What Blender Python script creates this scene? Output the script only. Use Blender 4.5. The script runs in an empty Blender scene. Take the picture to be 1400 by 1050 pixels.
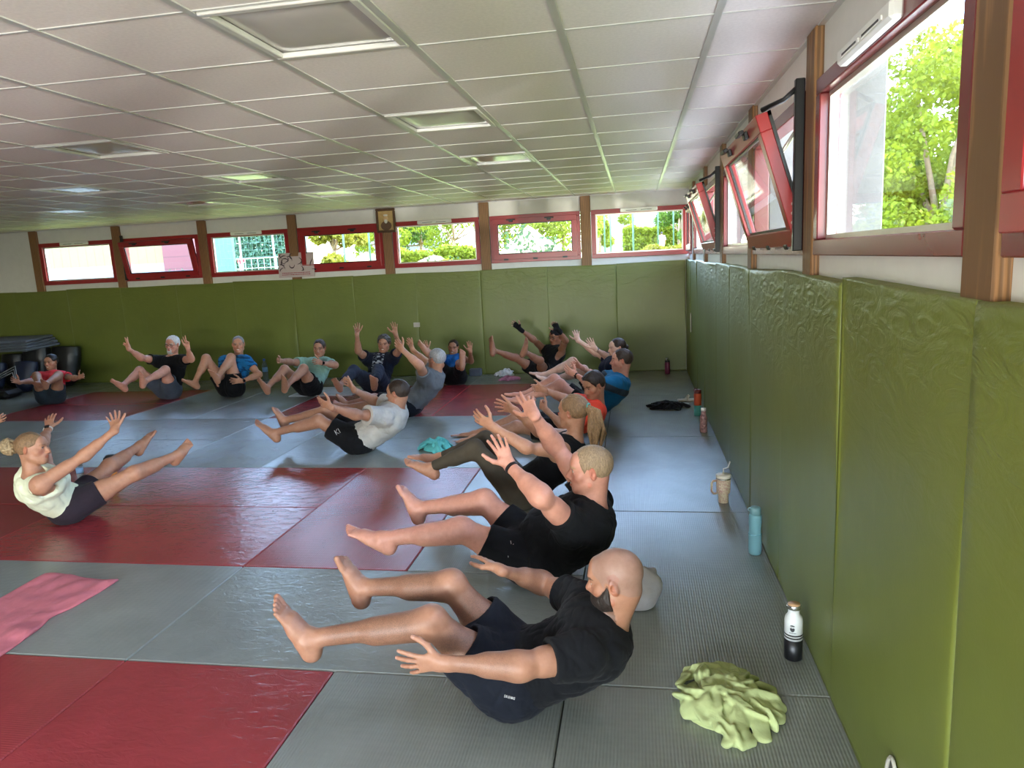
import bpy, math, random
import numpy as np
from mathutils import Vector, Matrix

SC = bpy.context.scene
COL = SC.collection

# ---------------------------------------------------------------- camera
CAM_F = 977.9                       # focal length in pixels of the 1400 x 1050 frame
CAM_POS = np.array([-0.6916, 0.0, 1.6995])
def cam_axes(yaw=0.17721, pitch=-0.17222, roll=-0.05020):
    f = np.array([-math.sin(yaw) * math.cos(pitch), math.cos(yaw) * math.cos(pitch), math.sin(pitch)])
    r = np.array([math.cos(yaw), math.sin(yaw), 0.0]); u = np.cross(r, f)
    c, s = math.cos(roll), math.sin(roll)
    return np.array([c * r + s * u, -s * r + c * u, f])
CAM_R = cam_axes()
cam_data = bpy.data.cameras.new('camera'); cam = bpy.data.objects.new('camera', cam_data); COL.objects.link(cam)
cam_data.sensor_fit = 'HORIZONTAL'; cam_data.sensor_width = 36.0; cam_data.lens = CAM_F * 36.0 / 1400.0
cam_data.clip_start = 0.05; cam_data.clip_end = 500
M4 = Matrix.Identity(4)
for i in range(3):
    M4[i][0] = CAM_R[0][i]; M4[i][1] = CAM_R[1][i]; M4[i][2] = -CAM_R[2][i]; M4[i][3] = CAM_POS[i]
cam.matrix_world = M4
SC.camera = cam

# ---------------------------------------------------------------- light
SUN_EL, SUN_AZ = math.radians(68), math.radians(84)       # azimuth clockwise from +y (the window wall side is +x)
SUN_DIR = np.array([math.sin(SUN_AZ) * math.cos(SUN_EL), math.cos(SUN_AZ) * math.cos(SUN_EL), math.sin(SUN_EL)])
world = bpy.data.worlds.new('sky'); SC.world = world; world.use_nodes = True
wt = world.node_tree; wt.nodes.clear()
w_out = wt.nodes.new('ShaderNodeOutputWorld'); w_bg = wt.nodes.new('ShaderNodeBackground')
w_sky = wt.nodes.new('ShaderNodeTexSky'); w_sky.sky_type = 'NISHITA'; w_sky.sun_disc = False
w_sky.sun_elevation = SUN_EL; w_sky.sun_rotation = SUN_AZ; w_sky.air_density = 1.0; w_sky.dust_density = 0.8; w_sky.ozone_density = 1.0
w_bg.inputs['Strength'].default_value = 2.0
wt.links.new(w_sky.outputs[0], w_bg.inputs['Color']); wt.links.new(w_bg.outputs[0], w_out.inputs[0])
sun_d = bpy.data.lights.new('sun', 'SUN'); sun_d.energy = 2.4; sun_d.angle = 0.009; sun_d.color = (1.0, 0.95, 0.86)
sun = bpy.data.objects.new('sun', sun_d); COL.objects.link(sun)
sun.rotation_euler = Vector(-SUN_DIR).to_track_quat('-Z', 'Y').to_euler(); sun.location = (20, 0, 30)
# fill lamp added to brighten the room, at the unseen opening behind the camera
bk_d = bpy.data.lights.new('front_fill', 'AREA'); bk_d.shape = 'RECTANGLE'; bk_d.size = 4.6; bk_d.size_y = 1.0; bk_d.energy = 150; bk_d.color = (1.0, 0.98, 0.95)
bk = bpy.data.objects.new('front_fill', bk_d); COL.objects.link(bk); bk.location = (-2.6, -3.32, 1.0); bk.rotation_euler = (math.radians(90), 0, 0)
# spot lamps added in place of low sunlight thrown up from the ground outside: it slips in through the window strip and streaks the ceiling
for gx, gy, gzz, gp, gr in ((7.4, -7.1, .55, 2200, .22), (5.2, -8.6, .75, 1700, .28), (9.0, -3.6, .50, 1500, .25)):
    gl_d = bpy.data.lights.new('glint_spot', 'SPOT'); gl_d.energy = gp; gl_d.spot_size = math.radians(75); gl_d.spot_blend = .4; gl_d.shadow_soft_size = gr; gl_d.color = (1.0, 0.95, 0.88)
    gl = bpy.data.objects.new('glint_spot', gl_d); COL.objects.link(gl); gl.location = (gx, gy, gzz)
    gl.rotation_euler = (Vector((0, 3.5, 2.0)) - Vector((gx, gy, gzz))).to_track_quat('-Z', 'Y').to_euler()
SC.view_settings.view_transform = 'Standard'; SC.view_settings.look = 'None'
SC.view_settings.gamma = 1.0; SC.view_settings.use_curve_mapping = False
SC.view_settings.exposure = 1.24
SC.cycles.max_bounces = 10; SC.cycles.diffuse_bounces = 6; SC.cycles.glossy_bounces = 3; SC.cycles.transparent_max_bounces = 12
SC.cycles.caustics_reflective = False; SC.cycles.caustics_refractive = False
SC.cycles.use_denoising = True
SC.cycles.sample_clamp_indirect = 6.0

# ---------------------------------------------------------------- pixel helper: where a sight line of the photograph meets a plane
def ray(px, py):
    d = np.array([(px - 700) / CAM_F, -(py - 525) / CAM_F, 1.0]) @ CAM_R
    return CAM_POS.copy(), d / np.linalg.norm(d)
def on(px, py, axis, val):
    o, d = ray(px, py); t = (val - o[axis]) / d[axis]
    return o + t * d

# ---------------------------------------------------------------- materials
def lin(r, g, b):
    f = lambda c: (c / 255 / 12.92) if c / 255 <= 0.04045 else ((c / 255 + 0.055) / 1.055) ** 2.4
    return (f(r), f(g), f(b), 1.0)
class NT:
    def __init__(self, name):
        self.m = bpy.data.materials.new(name); self.m.use_nodes = True
        self.t = self.m.node_tree; self.b = self.t.nodes['Principled BSDF']; self.o = self.t.nodes['Material Output']
    def n(self, kind, **kw):
        x = self.t.nodes.new(kind)
        for k, v in kw.items():
            if k in x.inputs.keys(): x.inputs[k].default_value = v
            else: setattr(x, k, v)
        return x
    def l(self, a, b): self.t.links.new(a, b)
    def coord(self, which='Object', scale=None, rot=None):
        c = self.n('ShaderNodeTexCoord'); out = c.outputs[which]
        if scale is not None or rot is not None:
            mp = self.n('ShaderNodeMapping')
            if scale is not None: mp.inputs['Scale'].default_value = scale
            if rot is not None: mp.inputs['Rotation'].default_value = rot
            self.l(out, mp.inputs[0]); out = mp.outputs[0]
        return out
    def noise(self, co, scale=5, detail=4, rough=0.55, dist=0.0):
        x = self.n('ShaderNodeTexNoise', Scale=scale, Detail=detail, Roughness=rough, Distortion=dist)
        self.l(co, x.inputs['Vector']); return x.outputs['Fac']
    def ramp(self, fac, stops):
        x = self.n('ShaderNodeValToRGB'); e = x.color_ramp.elements
        while len(e) < len(stops): e.new(0.5)
        for el, (p, c) in zip(e, stops): el.position = p; el.color = c if len(c) == 4 else (*c, 1)
        self.l(fac, x.inputs[0]); return x.outputs[0]
    def mix(self, fac, a, b, blend='MIX'):
        x = self.n('ShaderNodeMix', data_type='RGBA', blend_type=blend)
        for s, v in ((0, fac), (6, a), (7, b)):
            if hasattr(v, 'is_linked') or hasattr(v, 'links'): self.l(v, x.inputs[s])
            else: x.inputs[s].default_value = v
        return x.outputs[2]
    def math(self, op, a, b=0.0):
        x = self.n('ShaderNodeMath', operation=op)
        for s, v in ((0, a), (1, b)):
            if hasattr(v, 'links'): self.l(v, x.inputs[s])
            else: x.inputs[s].default_value = v
        return x.outputs[0]
    def bump(self, h, strength=0.3, dist=0.01, normal=None):
        x = self.n('ShaderNodeBump', Strength=strength, Distance=dist)
        self.l(h, x.inputs['Height'])
        if normal is not None: self.l(normal, x.inputs['Normal'])
        return x.outputs[0]
    def set(self, **kw):
        for k, v in kw.items():
            s = self.b.inputs[k.replace('_', ' ')]
            if hasattr(v, 'links'): self.l(v, s)
            else: s.default_value = v
        return self
def vary(c, k): return (min(1, c[0] * k), min(1, c[1] * k), min(1, c[2] * k), 1)
def simple(name, c, rough=0.5, metal=0.0, amount=0.12, scale=12, bump=0.0, bscale=60, spec=0.5):
    t = NT(name); co = t.coord()
    f = t.noise(co, scale)
    t.set(Base_Color=t.ramp(f, [(0.3, vary(c, 1 - amount)), (0.7, vary(c, 1 + amount))]), Roughness=rough, Metallic=metal, Specular_IOR_Level=spec)
    if bump: t.set(Normal=t.bump(t.noise(co, bscale), bump, 0.01))
    return t.m
def fabric(name, c, bump=0.25, scale=220, rough=0.9):
    t = NT(name); co = t.coord()
    f = t.noise(co, 9, 5)
    t.set(Base_Color=t.ramp(f, [(0.3, vary(c, 0.85)), (0.7, vary(c, 1.12))]), Roughness=rough, Specular_IOR_Level=0.15)
    n1 = t.bump(t.noise(co, scale, 2), bump * 0.5, 0.004)
    t.set(Normal=t.bump(t.noise(co, 14, 3, 0.5, 0.4), bump, 0.02, n1)); t.set(Sheen_Weight=0.03)
    return t.m

# ---------------------------------------------------------------- mesh helpers
def tag(o, label=None, cat=None, group=None, kind=None):
    if label: o['label'] = label
    if cat: o['category'] = cat
    if group: o['group'] = group
    if kind: o['kind'] = kind
    return o
def empty(name, loc=(0, 0, 0), label=None, cat=None, group=None, rz=0.0):
    o = bpy.data.objects.new(name, None); COL.objects.link(o); o.location = loc; o.rotation_euler = (0, 0, rz); o.empty_display_size = 0.1
    return tag(o, label, cat, group)
def mesh_obj(name, V, F, mat, parent=None, smooth=False, mats=None, fmat=None):
    me = bpy.data.meshes.new(name)
    me.from_pydata([tuple(map(float, v)) for v in V], [], [tuple(map(int, f)) for f in F]); me.validate(); me.update()
    for m in (mats or [mat]): me.materials.append(m)
    if fmat is not None:
        for p, k in zip(me.polygons, fmat): p.material_index = k
    if smooth: me.polygons.foreach_set('use_smooth', [True] * len(me.polygons))
    o = bpy.data.objects.new(name, me); COL.objects.link(o)
    if parent is not None: o.parent = parent
    return o
class MB:
    """collects simple solids and links them as ONE mesh object"""
    def __init__(self): self.V, self.F, self.S, self.K = [], [], [], []; self.k = 0
    def add(self, vs, fs, smooth=False):
        n = len(self.V); self.V += [tuple(v) for v in vs]
        for f in fs: self.F.append(tuple(n + i for i in f)); self.S.append(smooth); self.K.append(self.k)
        return self
    def mat(self, k): self.k = k; return self
    def box(self, a, b, ch=0.0):
        x0, y0, z0 = [min(p, q) for p, q in zip(a, b)]; x1, y1, z1 = [max(p, q) for p, q in zip(a, b)]
        c = min(ch, (x1 - x0) * .45, (y1 - y0) * .45, (z1 - z0) * .45)
        if c <= 0:
            vs = [(x, y, z) for z in (z0, z1) for y in (y0, y1) for x in (x0, x1)]
            return self.add(vs, [(0, 2, 3, 1), (4, 5, 7, 6), (0, 1, 5, 4), (2, 6, 7, 3), (0, 4, 6, 2), (1, 3, 7, 5)])
        vs, idx = [], {}
        for sx in (0, 1):
            for sy in (0, 1):
                for sz in (0, 1):
                    X, Y, Z = (x0, x1)[sx], (y0, y1)[sy], (z0, z1)[sz]
                    dx, dy, dz = c * (1 - 2 * sx), c * (1 - 2 * sy), c * (1 - 2 * sz)
                    for ax, p in enumerate(((X, Y + dy, Z + dz), (X + dx, Y, Z + dz), (X + dx, Y + dy, Z))):
                        idx[(sx, sy, sz, ax)] = len(vs); vs.append(p)
        fs = []
        for s in (0, 1):
            fs.append([idx[(s, a_, b_, 0)] for a_, b_ in ((0, 0), (1, 0), (1, 1), (0, 1))][::(1 if s else -1)])
            fs.append([idx[(a_, s, b_, 1)] for a_, b_ in ((0, 0), (0, 1), (1, 1), (1, 0))][::(1 if s else -1)])
            fs.append([idx[(a_, b_, s, 2)] for a_, b_ in ((0, 0), (1, 0), (1, 1), (0, 1))][::(1 if s else -1)])
        for i in (0, 1):
            for j in (0, 1):
                fs.append([idx[(0, i, j, 1)], idx[(1, i, j, 1)], idx[(1, i, j, 2)], idx[(0, i, j, 2)]])
                fs.append([idx[(i, 0, j, 0)], idx[(i, 1, j, 0)], idx[(i, 1, j, 2)], idx[(i, 0, j, 2)]])
                fs.append([idx[(i, j, 0, 0)], idx[(i, j, 1, 0)], idx[(i, j, 1, 1)], idx[(i, j, 0, 1)]])
                for k in (0, 1): fs.append([idx[(i, j, k, 0)], idx[(i, j, k, 1)], idx[(i, j, k, 2)]]) if not (False) else None
        # the corner loop above repeats each corner once per (i, j); keep unique faces
        seen, uf = set(), []
        for f in fs:
            key = tuple(sorted(f))
            if key not in seen: seen.add(key); uf.append(f)
        ctr = np.array([(x0 + x1) / 2, (y0 + y1) / 2, (z0 + z1) / 2]); out = []
        va = np.array(vs)
        for f in uf:
            p = va[f]; nrm = np.cross(p[1] - p[0], p[2] - p[0])
            out.append(f if nrm @ (p.mean(0) - ctr) > 0 else f[::-1])
        return self.add(vs, out)
    def obox(self, c, ax, ay, az, h):
        """box with centre c, unit axes and half sizes h"""
        c, ax, ay, az = map(np.asarray, (c, ax, ay, az)); vs = []
        for k in (-1, 1):
            for j in (-1, 1):
                for i in (-1, 1): vs.append(c + ax * h[0] * i + ay * h[1] * j + az * h[2] * k)
        return self.add(vs, [(0, 2, 3, 1), (4, 5, 7, 6), (0, 1, 5, 4), (2, 6, 7, 3), (0, 4, 6, 2), (1, 3, 7, 5)])
    def tube(self, pts, r, n=8, closed=False):
        pts = [np.array(p, float) for p in pts]; m = len(pts); rr = r if hasattr(r, '__len__') else [r] * m
        up = np.array([0.13, 0.31, 0.94]); vs = []; prev = None
        for i, p in enumerate(pts):
            d = pts[(i + 1) % m if closed else min(i + 1, m - 1)] - pts[(i - 1) % m if closed else max(i - 1, 0)]
            d = d / (np.linalg.norm(d) + 1e-9)
            if prev is None: a = np.cross(d, up if abs(d @ up) < .95 else np.array([1., 0, 0]))
            else: a = prev - d * (prev @ d)
            a = a / np.linalg.norm(a); prev = a; b = np.cross(d, a)
            for k in range(n):
                t = 2 * math.pi * k / n; vs.append(p + rr[i] * (math.cos(t) * a + math.sin(t) * b))
        fs = []
        for i in range(m if closed else m - 1):
            j = (i + 1) % m
            for k in range(n): q = (k + 1) % n; fs.append((i * n + k, i * n + q, j * n + q, j * n + k))
        if not closed: fs += [tuple(range(n))[::-1], tuple((m - 1) * n + k for k in range(n))]
        return self.add(vs, fs, True)
    def lathe(self, prof, n=24, c=(0, 0, 0)):
        """profile of (radius, z), bottom to top"""
        vs, fs, m = [], [], len(prof)
        for (r, z) in prof:
            for k in range(n):
                t = 2 * math.pi * k / n; vs.append((c[0] + r * math.cos(t), c[1] + r * math.sin(t), c[2] + z))
        for i in range(m - 1):
            for k in range(n): q = (k + 1) % n; fs.append((i * n + k, i * n + q, (i + 1) * n + q, (i + 1) * n + k))
        fs += [tuple(range(n))[::-1], tuple((m - 1) * n + k for k in range(n))]
        return self.add(vs, fs, True)
    def ball(self, c, r, n=10, m=7):
        r = r if hasattr(r, '__len__') else (r, r, r); vs, fs = [], []
        for i in range(m + 1):
            ph = math.pi * i / m
            for k in range(n):
                t = 2 * math.pi * k / n
                vs.append((c[0] + r[0] * math.sin(ph) * math.cos(t), c[1] + r[1] * math.sin(ph) * math.sin(t), c[2] + r[2] * math.cos(ph)))
        for i in range(m):
            for k in range(n): q = (k + 1) % n; fs.append((i * n + k, (i + 1) * n + k, (i + 1) * n + q, i * n + q))
        return self.add(vs, fs, True)
    def build(self, name, mat, parent=None, mats=None):
        o = mesh_obj(name, self.V, self.F, mat, parent, False, mats, self.K if mats else None)
        me = o.data
        if len(me.polygons) == len(self.S): me.polygons.foreach_set('use_smooth', self.S)
        return o
ORD = ['first', 'second', 'third', 'fourth', 'fifth', 'sixth', 'seventh', 'eighth', 'ninth', 'tenth', 'eleventh', 'twelfth', 'thirteenth', 'fourteenth']
# ================================================================ THE ROOM
XL, YB, YF, ZC = -12.6, -3.4, 10.5, 2.54
WALLX, WALLY = 0.055, 10.555

def mat_floor(name, c, kind, seed):
    """judo mat vinyl: rice-straw ribs, or a creased leather grain"""
    t = NT(name); co = t.coord()
    f = t.noise(co, 2.2, 5); g = t.noise(co, 26, 3)
    base = t.ramp(f, [(0.3, vary(c, 0.88)), (0.7, vary(c, 1.1))])
    base = t.mix(t.math('MULTIPLY', t.ramp(t.noise(co, 5, 8, .75), [(.5, (0,) * 3), (.75, (1,) * 3)]), .16), base, vary(c, 1.7))
    t.set(Base_Color=base, Roughness=0.25, Specular_IOR_Level=0.8)
    if kind == 'ribx' or kind == 'riby':
        w = t.n('ShaderNodeTexWave', wave_type='BANDS', bands_direction='X' if kind == 'ribx' else 'Y', Scale=26.0, Distortion=0.6, Detail=1.0)
        t.l(co, w.inputs['Vector']); h = w.outputs['Fac']
        w2 = t.n('ShaderNodeTexWave', wave_type='BANDS', bands_direction='Y' if kind == 'ribx' else 'X', Scale=9.0, Distortion=0.8, Detail=1.0)
        t.l(co, w2.inputs['Vector'])
        n1 = t.bump(h, 0.22, 0.004); n1 = t.bump(w2.outputs['Fac'], 0.08, 0.004, n1)
    else:
        cr = t.n('ShaderNodeTexNoise', Scale=16.0, Detail=3, Roughness=0.6, Distortion=1.2); t.l(t.coord(scale=(0.7, 1.3, 1)), cr.inputs['Vector'])
        n1 = t.bump(cr.outputs['Fac'], 0.30, 0.012)
    t.set(Normal=t.bump(t.noise(co, 3.5, 3), 0.10, 0.03, n1))
    return t.m
GREY, RED = lin(127, 132, 126), lin(146, 52, 56)
MATS = {(c, k): mat_floor('%s_mat_%s' % (c, k), {'grey': GREY, 'red': RED}[c], k, 0) for c in ('grey', 'red') for k in ('ribx', 'riby', 'grain')}

# the bare floor under the mats
fl = MB().box((XL, YB, -0.12), (0.2, YF + 0.2, -0.045)).build('floor', simple('screed', lin(120, 118, 112), 0.8)); tag(fl, kind='structure')

def tatami(x0, x1, k0, k1, colour, tex, label):
    y0, y1 = 2.63 + k0, 2.63 + k1; x1 = x1 + (.013 if x1 == 0 else 0)
    if k1 >= 8: y1 = YF
    g = 0.0025
    o = MB().box((-(x1 - x0) / 2 + g, -(y1 - y0) / 2 + g, -0.04), ((x1 - x0) / 2 - g, (y1 - y0) / 2 - g, 0.0), 0.005).build('judo_mat', MATS[(colour, tex)])
    o.location = ((x0 + x1) / 2, (y0 + y1) / 2, 0)
    return tag(o, label, 'judo mat', 'judo mats laid over the whole floor')
lay = []      # (x0, x1, k0, k1, colour, texture)
for k0 in (-6, -4, -2, 0, 2, 4, 6): lay.append((-1, 0, k0, k0 + 2, 'grey', 'ribx'))
for k in (-6, -4): lay += [(-x - 1, -x, k, k + 2, 'grey', 'grain') for x in range(1, 12)]
lay += [(-2, -1, -2, 0, 'grey', 'ribx'), (-3, -2, -2, 0, 'red', 'grain'), (-4, -3, -2, 0, 'red', 'riby')]
lay += [(-3, -1, 0, 1, 'grey', 'grain'), (-5, -3, 0, 1, 'grey', 'riby')]
lay += [(-2, -1, 1, 3, 'grey', 'ribx'), (-3, -2, 1, 3, 'red', 'ribx'), (-5, -3, 1, 2, 'red', 'grain'), (-5, -3, 2, 3, 'red', 'grain'), (-7, -5, 1, 2, 'red', 'riby'), (-7, -5, 2, 3, 'red', 'riby')]
lay += [(-2, -1, 3, 5, 'grey', 'ribx'), (-4, -2, 3, 4, 'grey', 'grain'), (-4, -2, 4, 5, 'grey', 'grain'), (-5, -4, 3, 5, 'grey', 'riby'), (-7, -5, 3, 4, 'grey', 'grain'), (-7, -5, 4, 5, 'grey', 'grain'), (-9, -7, 3, 4, 'grey', 'riby'), (-9, -7, 4, 5, 'grey', 'riby'), (-11, -9, 3, 5, 'grey', 'riby'), (-12.6, -11, 3, 5, 'grey', 'riby')]
lay += [(-9, -7, 1, 3, 'red', 'grain'), (-11, -9, 1, 3, 'red', 'grain'), (-12.6, -11, 1, 3, 'red', 'grain')]
lay += [(-2, -1, 5, 7, 'grey', 'ribx'), (-3, -2, 5, 7, 'red', 'ribx'), (-5, -3, 5, 6, 'red', 'grain'), (-5, -3, 6, 7, 'red', 'grain'), (-6, -5, 5, 7, 'grey', 'riby'), (-7, -6, 5, 7, 'grey', 'riby'), (-9, -7, 5, 6, 'red', 'grain'), (-9, -7, 6, 7, 'red', 'grain'), (-11, -9, 5, 7, 'grey', 'riby'), (-12.6, -11, 5, 7, 'grey', 'riby')]
lay += [(a, a + 2, 7, 8, 'grey', 'grain') for a in (-3, -5, -7, -9, -11)] + [(-12.6, -11, 7, 8, 'grey', 'grain'), ]
lay += [(-2, -1, 7, 8, 'grey', 'ribx')] if False else []
lay = [m if not (m[0] == -3 and m[2] == 7) else (-3, -1, 7, 8, 'grey', 'grain') for m in lay]
lay += [(-7, -5, 0, 1, 'grey', 'riby'), (-9, -7, 0, 1, 'grey', 'riby'), (-12.6, -9, 0, 1, 'grey', 'riby'), (-6, -4, -2, 0, 'red', 'grain'), (-8, -6, -2, 0, 'red', 'grain'), (-12.6, -8, -2, 0, 'red', 'grain')]
for i, m in enumerate(lay):
    x0, x1, k0, k1, c, t_ = m
    far = max(0, YF - (2.63 + min(k1, 7.87)))
    lab = '%s judo mat %g m from the window wall, %.2g m from the far pads' % (c, -x1, round(far, 1))
    tatami(*m, lab)

# ---- walls above and behind the pads
PLASTER = simple('white_wall_board', lin(214, 212, 206), 0.6, amount=0.03)
PADG = {}
def pad_mat():
    t = NT('green_vinyl'); co = t.coord()
    c = lin(101, 109, 46)
    f = t.noise(co, 1.6, 5); base = t.ramp(f, [(0.3, vary(c, 0.88)), (0.7, vary(c, 1.1))])
    s = t.n('ShaderNodeTexNoise', Scale=9.0, Detail=7, Roughness=0.7); t.l(t.coord(scale=(1, 1, 0.35)), s.inputs['Vector'])
    base = t.mix(t.ramp(s.outputs['Fac'], [(0.55, (0, 0, 0)), (0.8, (0.22,) * 3)]), base, lin(118, 128, 84))
    t.set(Base_Color=base, Roughness=0.42, Specular_IOR_Level=0.5)
    n1 = t.bump(t.noise(co, 90, 3), 0.10, 0.003)
    cr = t.n('ShaderNodeTexNoise', Scale=5.0, Detail=4, Roughness=0.55, Distortion=2.0); t.l(t.coord(scale=(1, 1, 2.2)), cr.inputs['Vector'])
    g = t.n('ShaderNodeSeparateXYZ'); t.l(t.coord(), g.inputs[0])
    topm = t.ramp(g.outputs[2], [(0.0, (0, 0, 0)), (1.0, (1, 1, 1))])
    # creases live near the upper third of a pad
    mr = t.n('ShaderNodeMapRange'); mr.inputs[1].default_value = 0.9; mr.inputs[2].default_value = 1.45; t.l(g.outputs[2], mr.inputs[0])
    h = t.math('MULTIPLY', cr.outputs['Fac'], mr.outputs[0])
    t.set(Normal=t.bump(h, 0.45, 0.02, t.bump(t.noise(co, 2.5, 2), 0.15, 0.03, n1)))
    return t.m
PAD = pad_mat()
def pad_mesh(w, h, d, seed, wav=0.006):
    """upright pad, front face towards -y, standing on z = 0; soft edges, hollow swell and a wavy top"""
    rnd = random.Random(seed); nx, nz = 14, 20; V, F = [], []
    ph = [rnd.uniform(0, 6.28) for _ in range(6)]
    def edge(u): e = min(u, 1 - u); return 1 - (1 - min(1, e / 0.013)) ** 2 if e < 0.013 else 1.0
    us = [0, .006, .014, .06] + [0.06 + 0.88 * i / (nx - 7) for i in range(1, nx - 7)] + [.94, .986, .994, 1]
    zs = [0, .01, .03] + [0.03 + 0.93 * i / (nz - 6) for i in range(1, nz - 6)] + [.96, .98, .993, 1]
    for v in zs:
        for u in us:
            sw = 0.5 * (edge(u)) + 0.5 * edge(u) * edge(v)
            dep = d * 0.975 + d * 0.025 * sw + wav * (math.sin(3.1 * u + ph[0] + 2 * v) + 0.6 * math.sin(5.3 * v + ph[1]) + 0.5 * math.sin(7 * u * v + ph[2])) * edge(u) * edge(v)
            top = h + 0.008 * math.sin(2.3 * u + ph[3]) * (v > 0.97)
            V.append(((u - 0.5) * w, -dep, v * top))
    n = len(us)
    for j in range(len(zs) - 1):
        for i in range(n - 1): F.append((j * n + i, j * n + i + 1, (j + 1) * n + i + 1, (j + 1) * n + i))
    b = len(V)                                            # back rim
    rim = [(i) for i in range(n)] + [j * n + n - 1 for j in range(1, len(zs))] + [(len(zs) - 1) * n + i for i in range(n - 2, -1, -1)] + [j * n for j in range(len(zs) - 2, 0, -1)]
    for r in rim: x, y, z = V[r]; V.append((x, 0, z))
    m = len(rim)
    for i in range(m): F.append((rim[(i + 1) % m], rim[i], b + i, b + (i + 1) % m))
    F.append(tuple(b + i for i in range(m)))
    return V, F
def pad(name, w, h, loc, rz, seed, label, group, d=0.052, wav=0.005):
    V, F = pad_mesh(w - 0.0016, h, d, seed, wav); o = mesh_obj(name, V, F, PAD, None, True)
    o.location = loc; o.rotation_euler = (0, 0, rz); return tag(o, label, 'wall pad', group)
PADH = 1.575
k = 0
for i in range(13):
    y1 = 10.5 - 0.0 - (0 if i == 0 else 0.87 + (i - 1)); y0 = 10.5 - 0.87 - i
    if y0 < YB: break
    pad('wall_pad', y1 - y0, PADH, (WALLX, (y0 + y1) / 2, 0), -math.pi / 2, 40 + i,
        'green vinyl wall pad under the window wall, %s from the room corner' % ORD[i], 'green pads along the window wall', wav=0.009 if i in (6, 5, 3) else 0.005)
for i in range(13):
    x1 = -0.0 - (0 if i == 0 else 0.97 + (i - 1)); x0 = -0.97 - i
    if i == 0: x1 = -0.003
    x0 = max(x0, XL)
    pad('wall_pad', x1 - x0, PADH - 0.01, ((x0 + x1) / 2, WALLY, 0), 0, 80 + i,
        'green vinyl wall pad along the wall opposite the camera, %s from the room corner' % ORD[i], 'green pads along the far wall', wav=0.003)

# ---- windows
def wood_mat():
    t = NT('post_wood'); c = lin(134, 96, 60)
    w = t.n('ShaderNodeTexWave', wave_type='BANDS', bands_direction='X', Scale=7.0, Distortion=6.0, Detail=3.0); t.l(t.coord(scale=(3.0, 3.0, 0.25)), w.inputs['Vector'])
    t.set(Base_Color=t.ramp(w.outputs['Fac'], [(0.2, vary(c, 0.62)), (0.8, vary(c, 1.15))]), Roughness=0.55, Normal=t.bump(w.outputs['Fac'], 0.15, 0.004))
    return t.m
WOOD = wood_mat()
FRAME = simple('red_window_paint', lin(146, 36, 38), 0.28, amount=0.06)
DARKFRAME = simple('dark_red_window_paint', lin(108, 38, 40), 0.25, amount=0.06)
ALU = simple('pale_metal_edge', lin(205, 200, 190), 0.35, 0.6, 0.05)
BLACK = simple('black_plastic', lin(22, 22, 24), 0.4, amount=0.1)
BLACKGLOSS = simple('black_rubber', lin(16, 16, 18), 0.3, amount=0.1)
VENT = simple('white_vent_plastic', lin(225, 224, 220), 0.45, amount=0.03)
def glass_mat():
    t = NT('window_glass'); tr = t.n('ShaderNodeBsdfTransparent', Color=(0.97, 0.985, 0.975, 1)); gl = t.n('ShaderNodeBsdfGlossy', Roughness=0.02)
    lw = t.n('ShaderNodeLayerWeight', Blend=0.5); mx = t.n('ShaderNodeMixShader')
    f = t.math('ADD', t.math('MULTIPLY', t.math('POWER', lw.outputs['Facing'], 5.0), 0.6), 0.03)
    t.l(f, mx.inputs[0]); t.l(tr.outputs[0], mx.inputs[1]); t.l(gl.outputs[0], mx.inputs[2]); t.l(mx.outputs[0], t.o.inputs[0])
    return t.m
GLASS = glass_mat()
Z0, Z1 = 1.655, 2.335            # frame outer heights
winN = [0]
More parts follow.
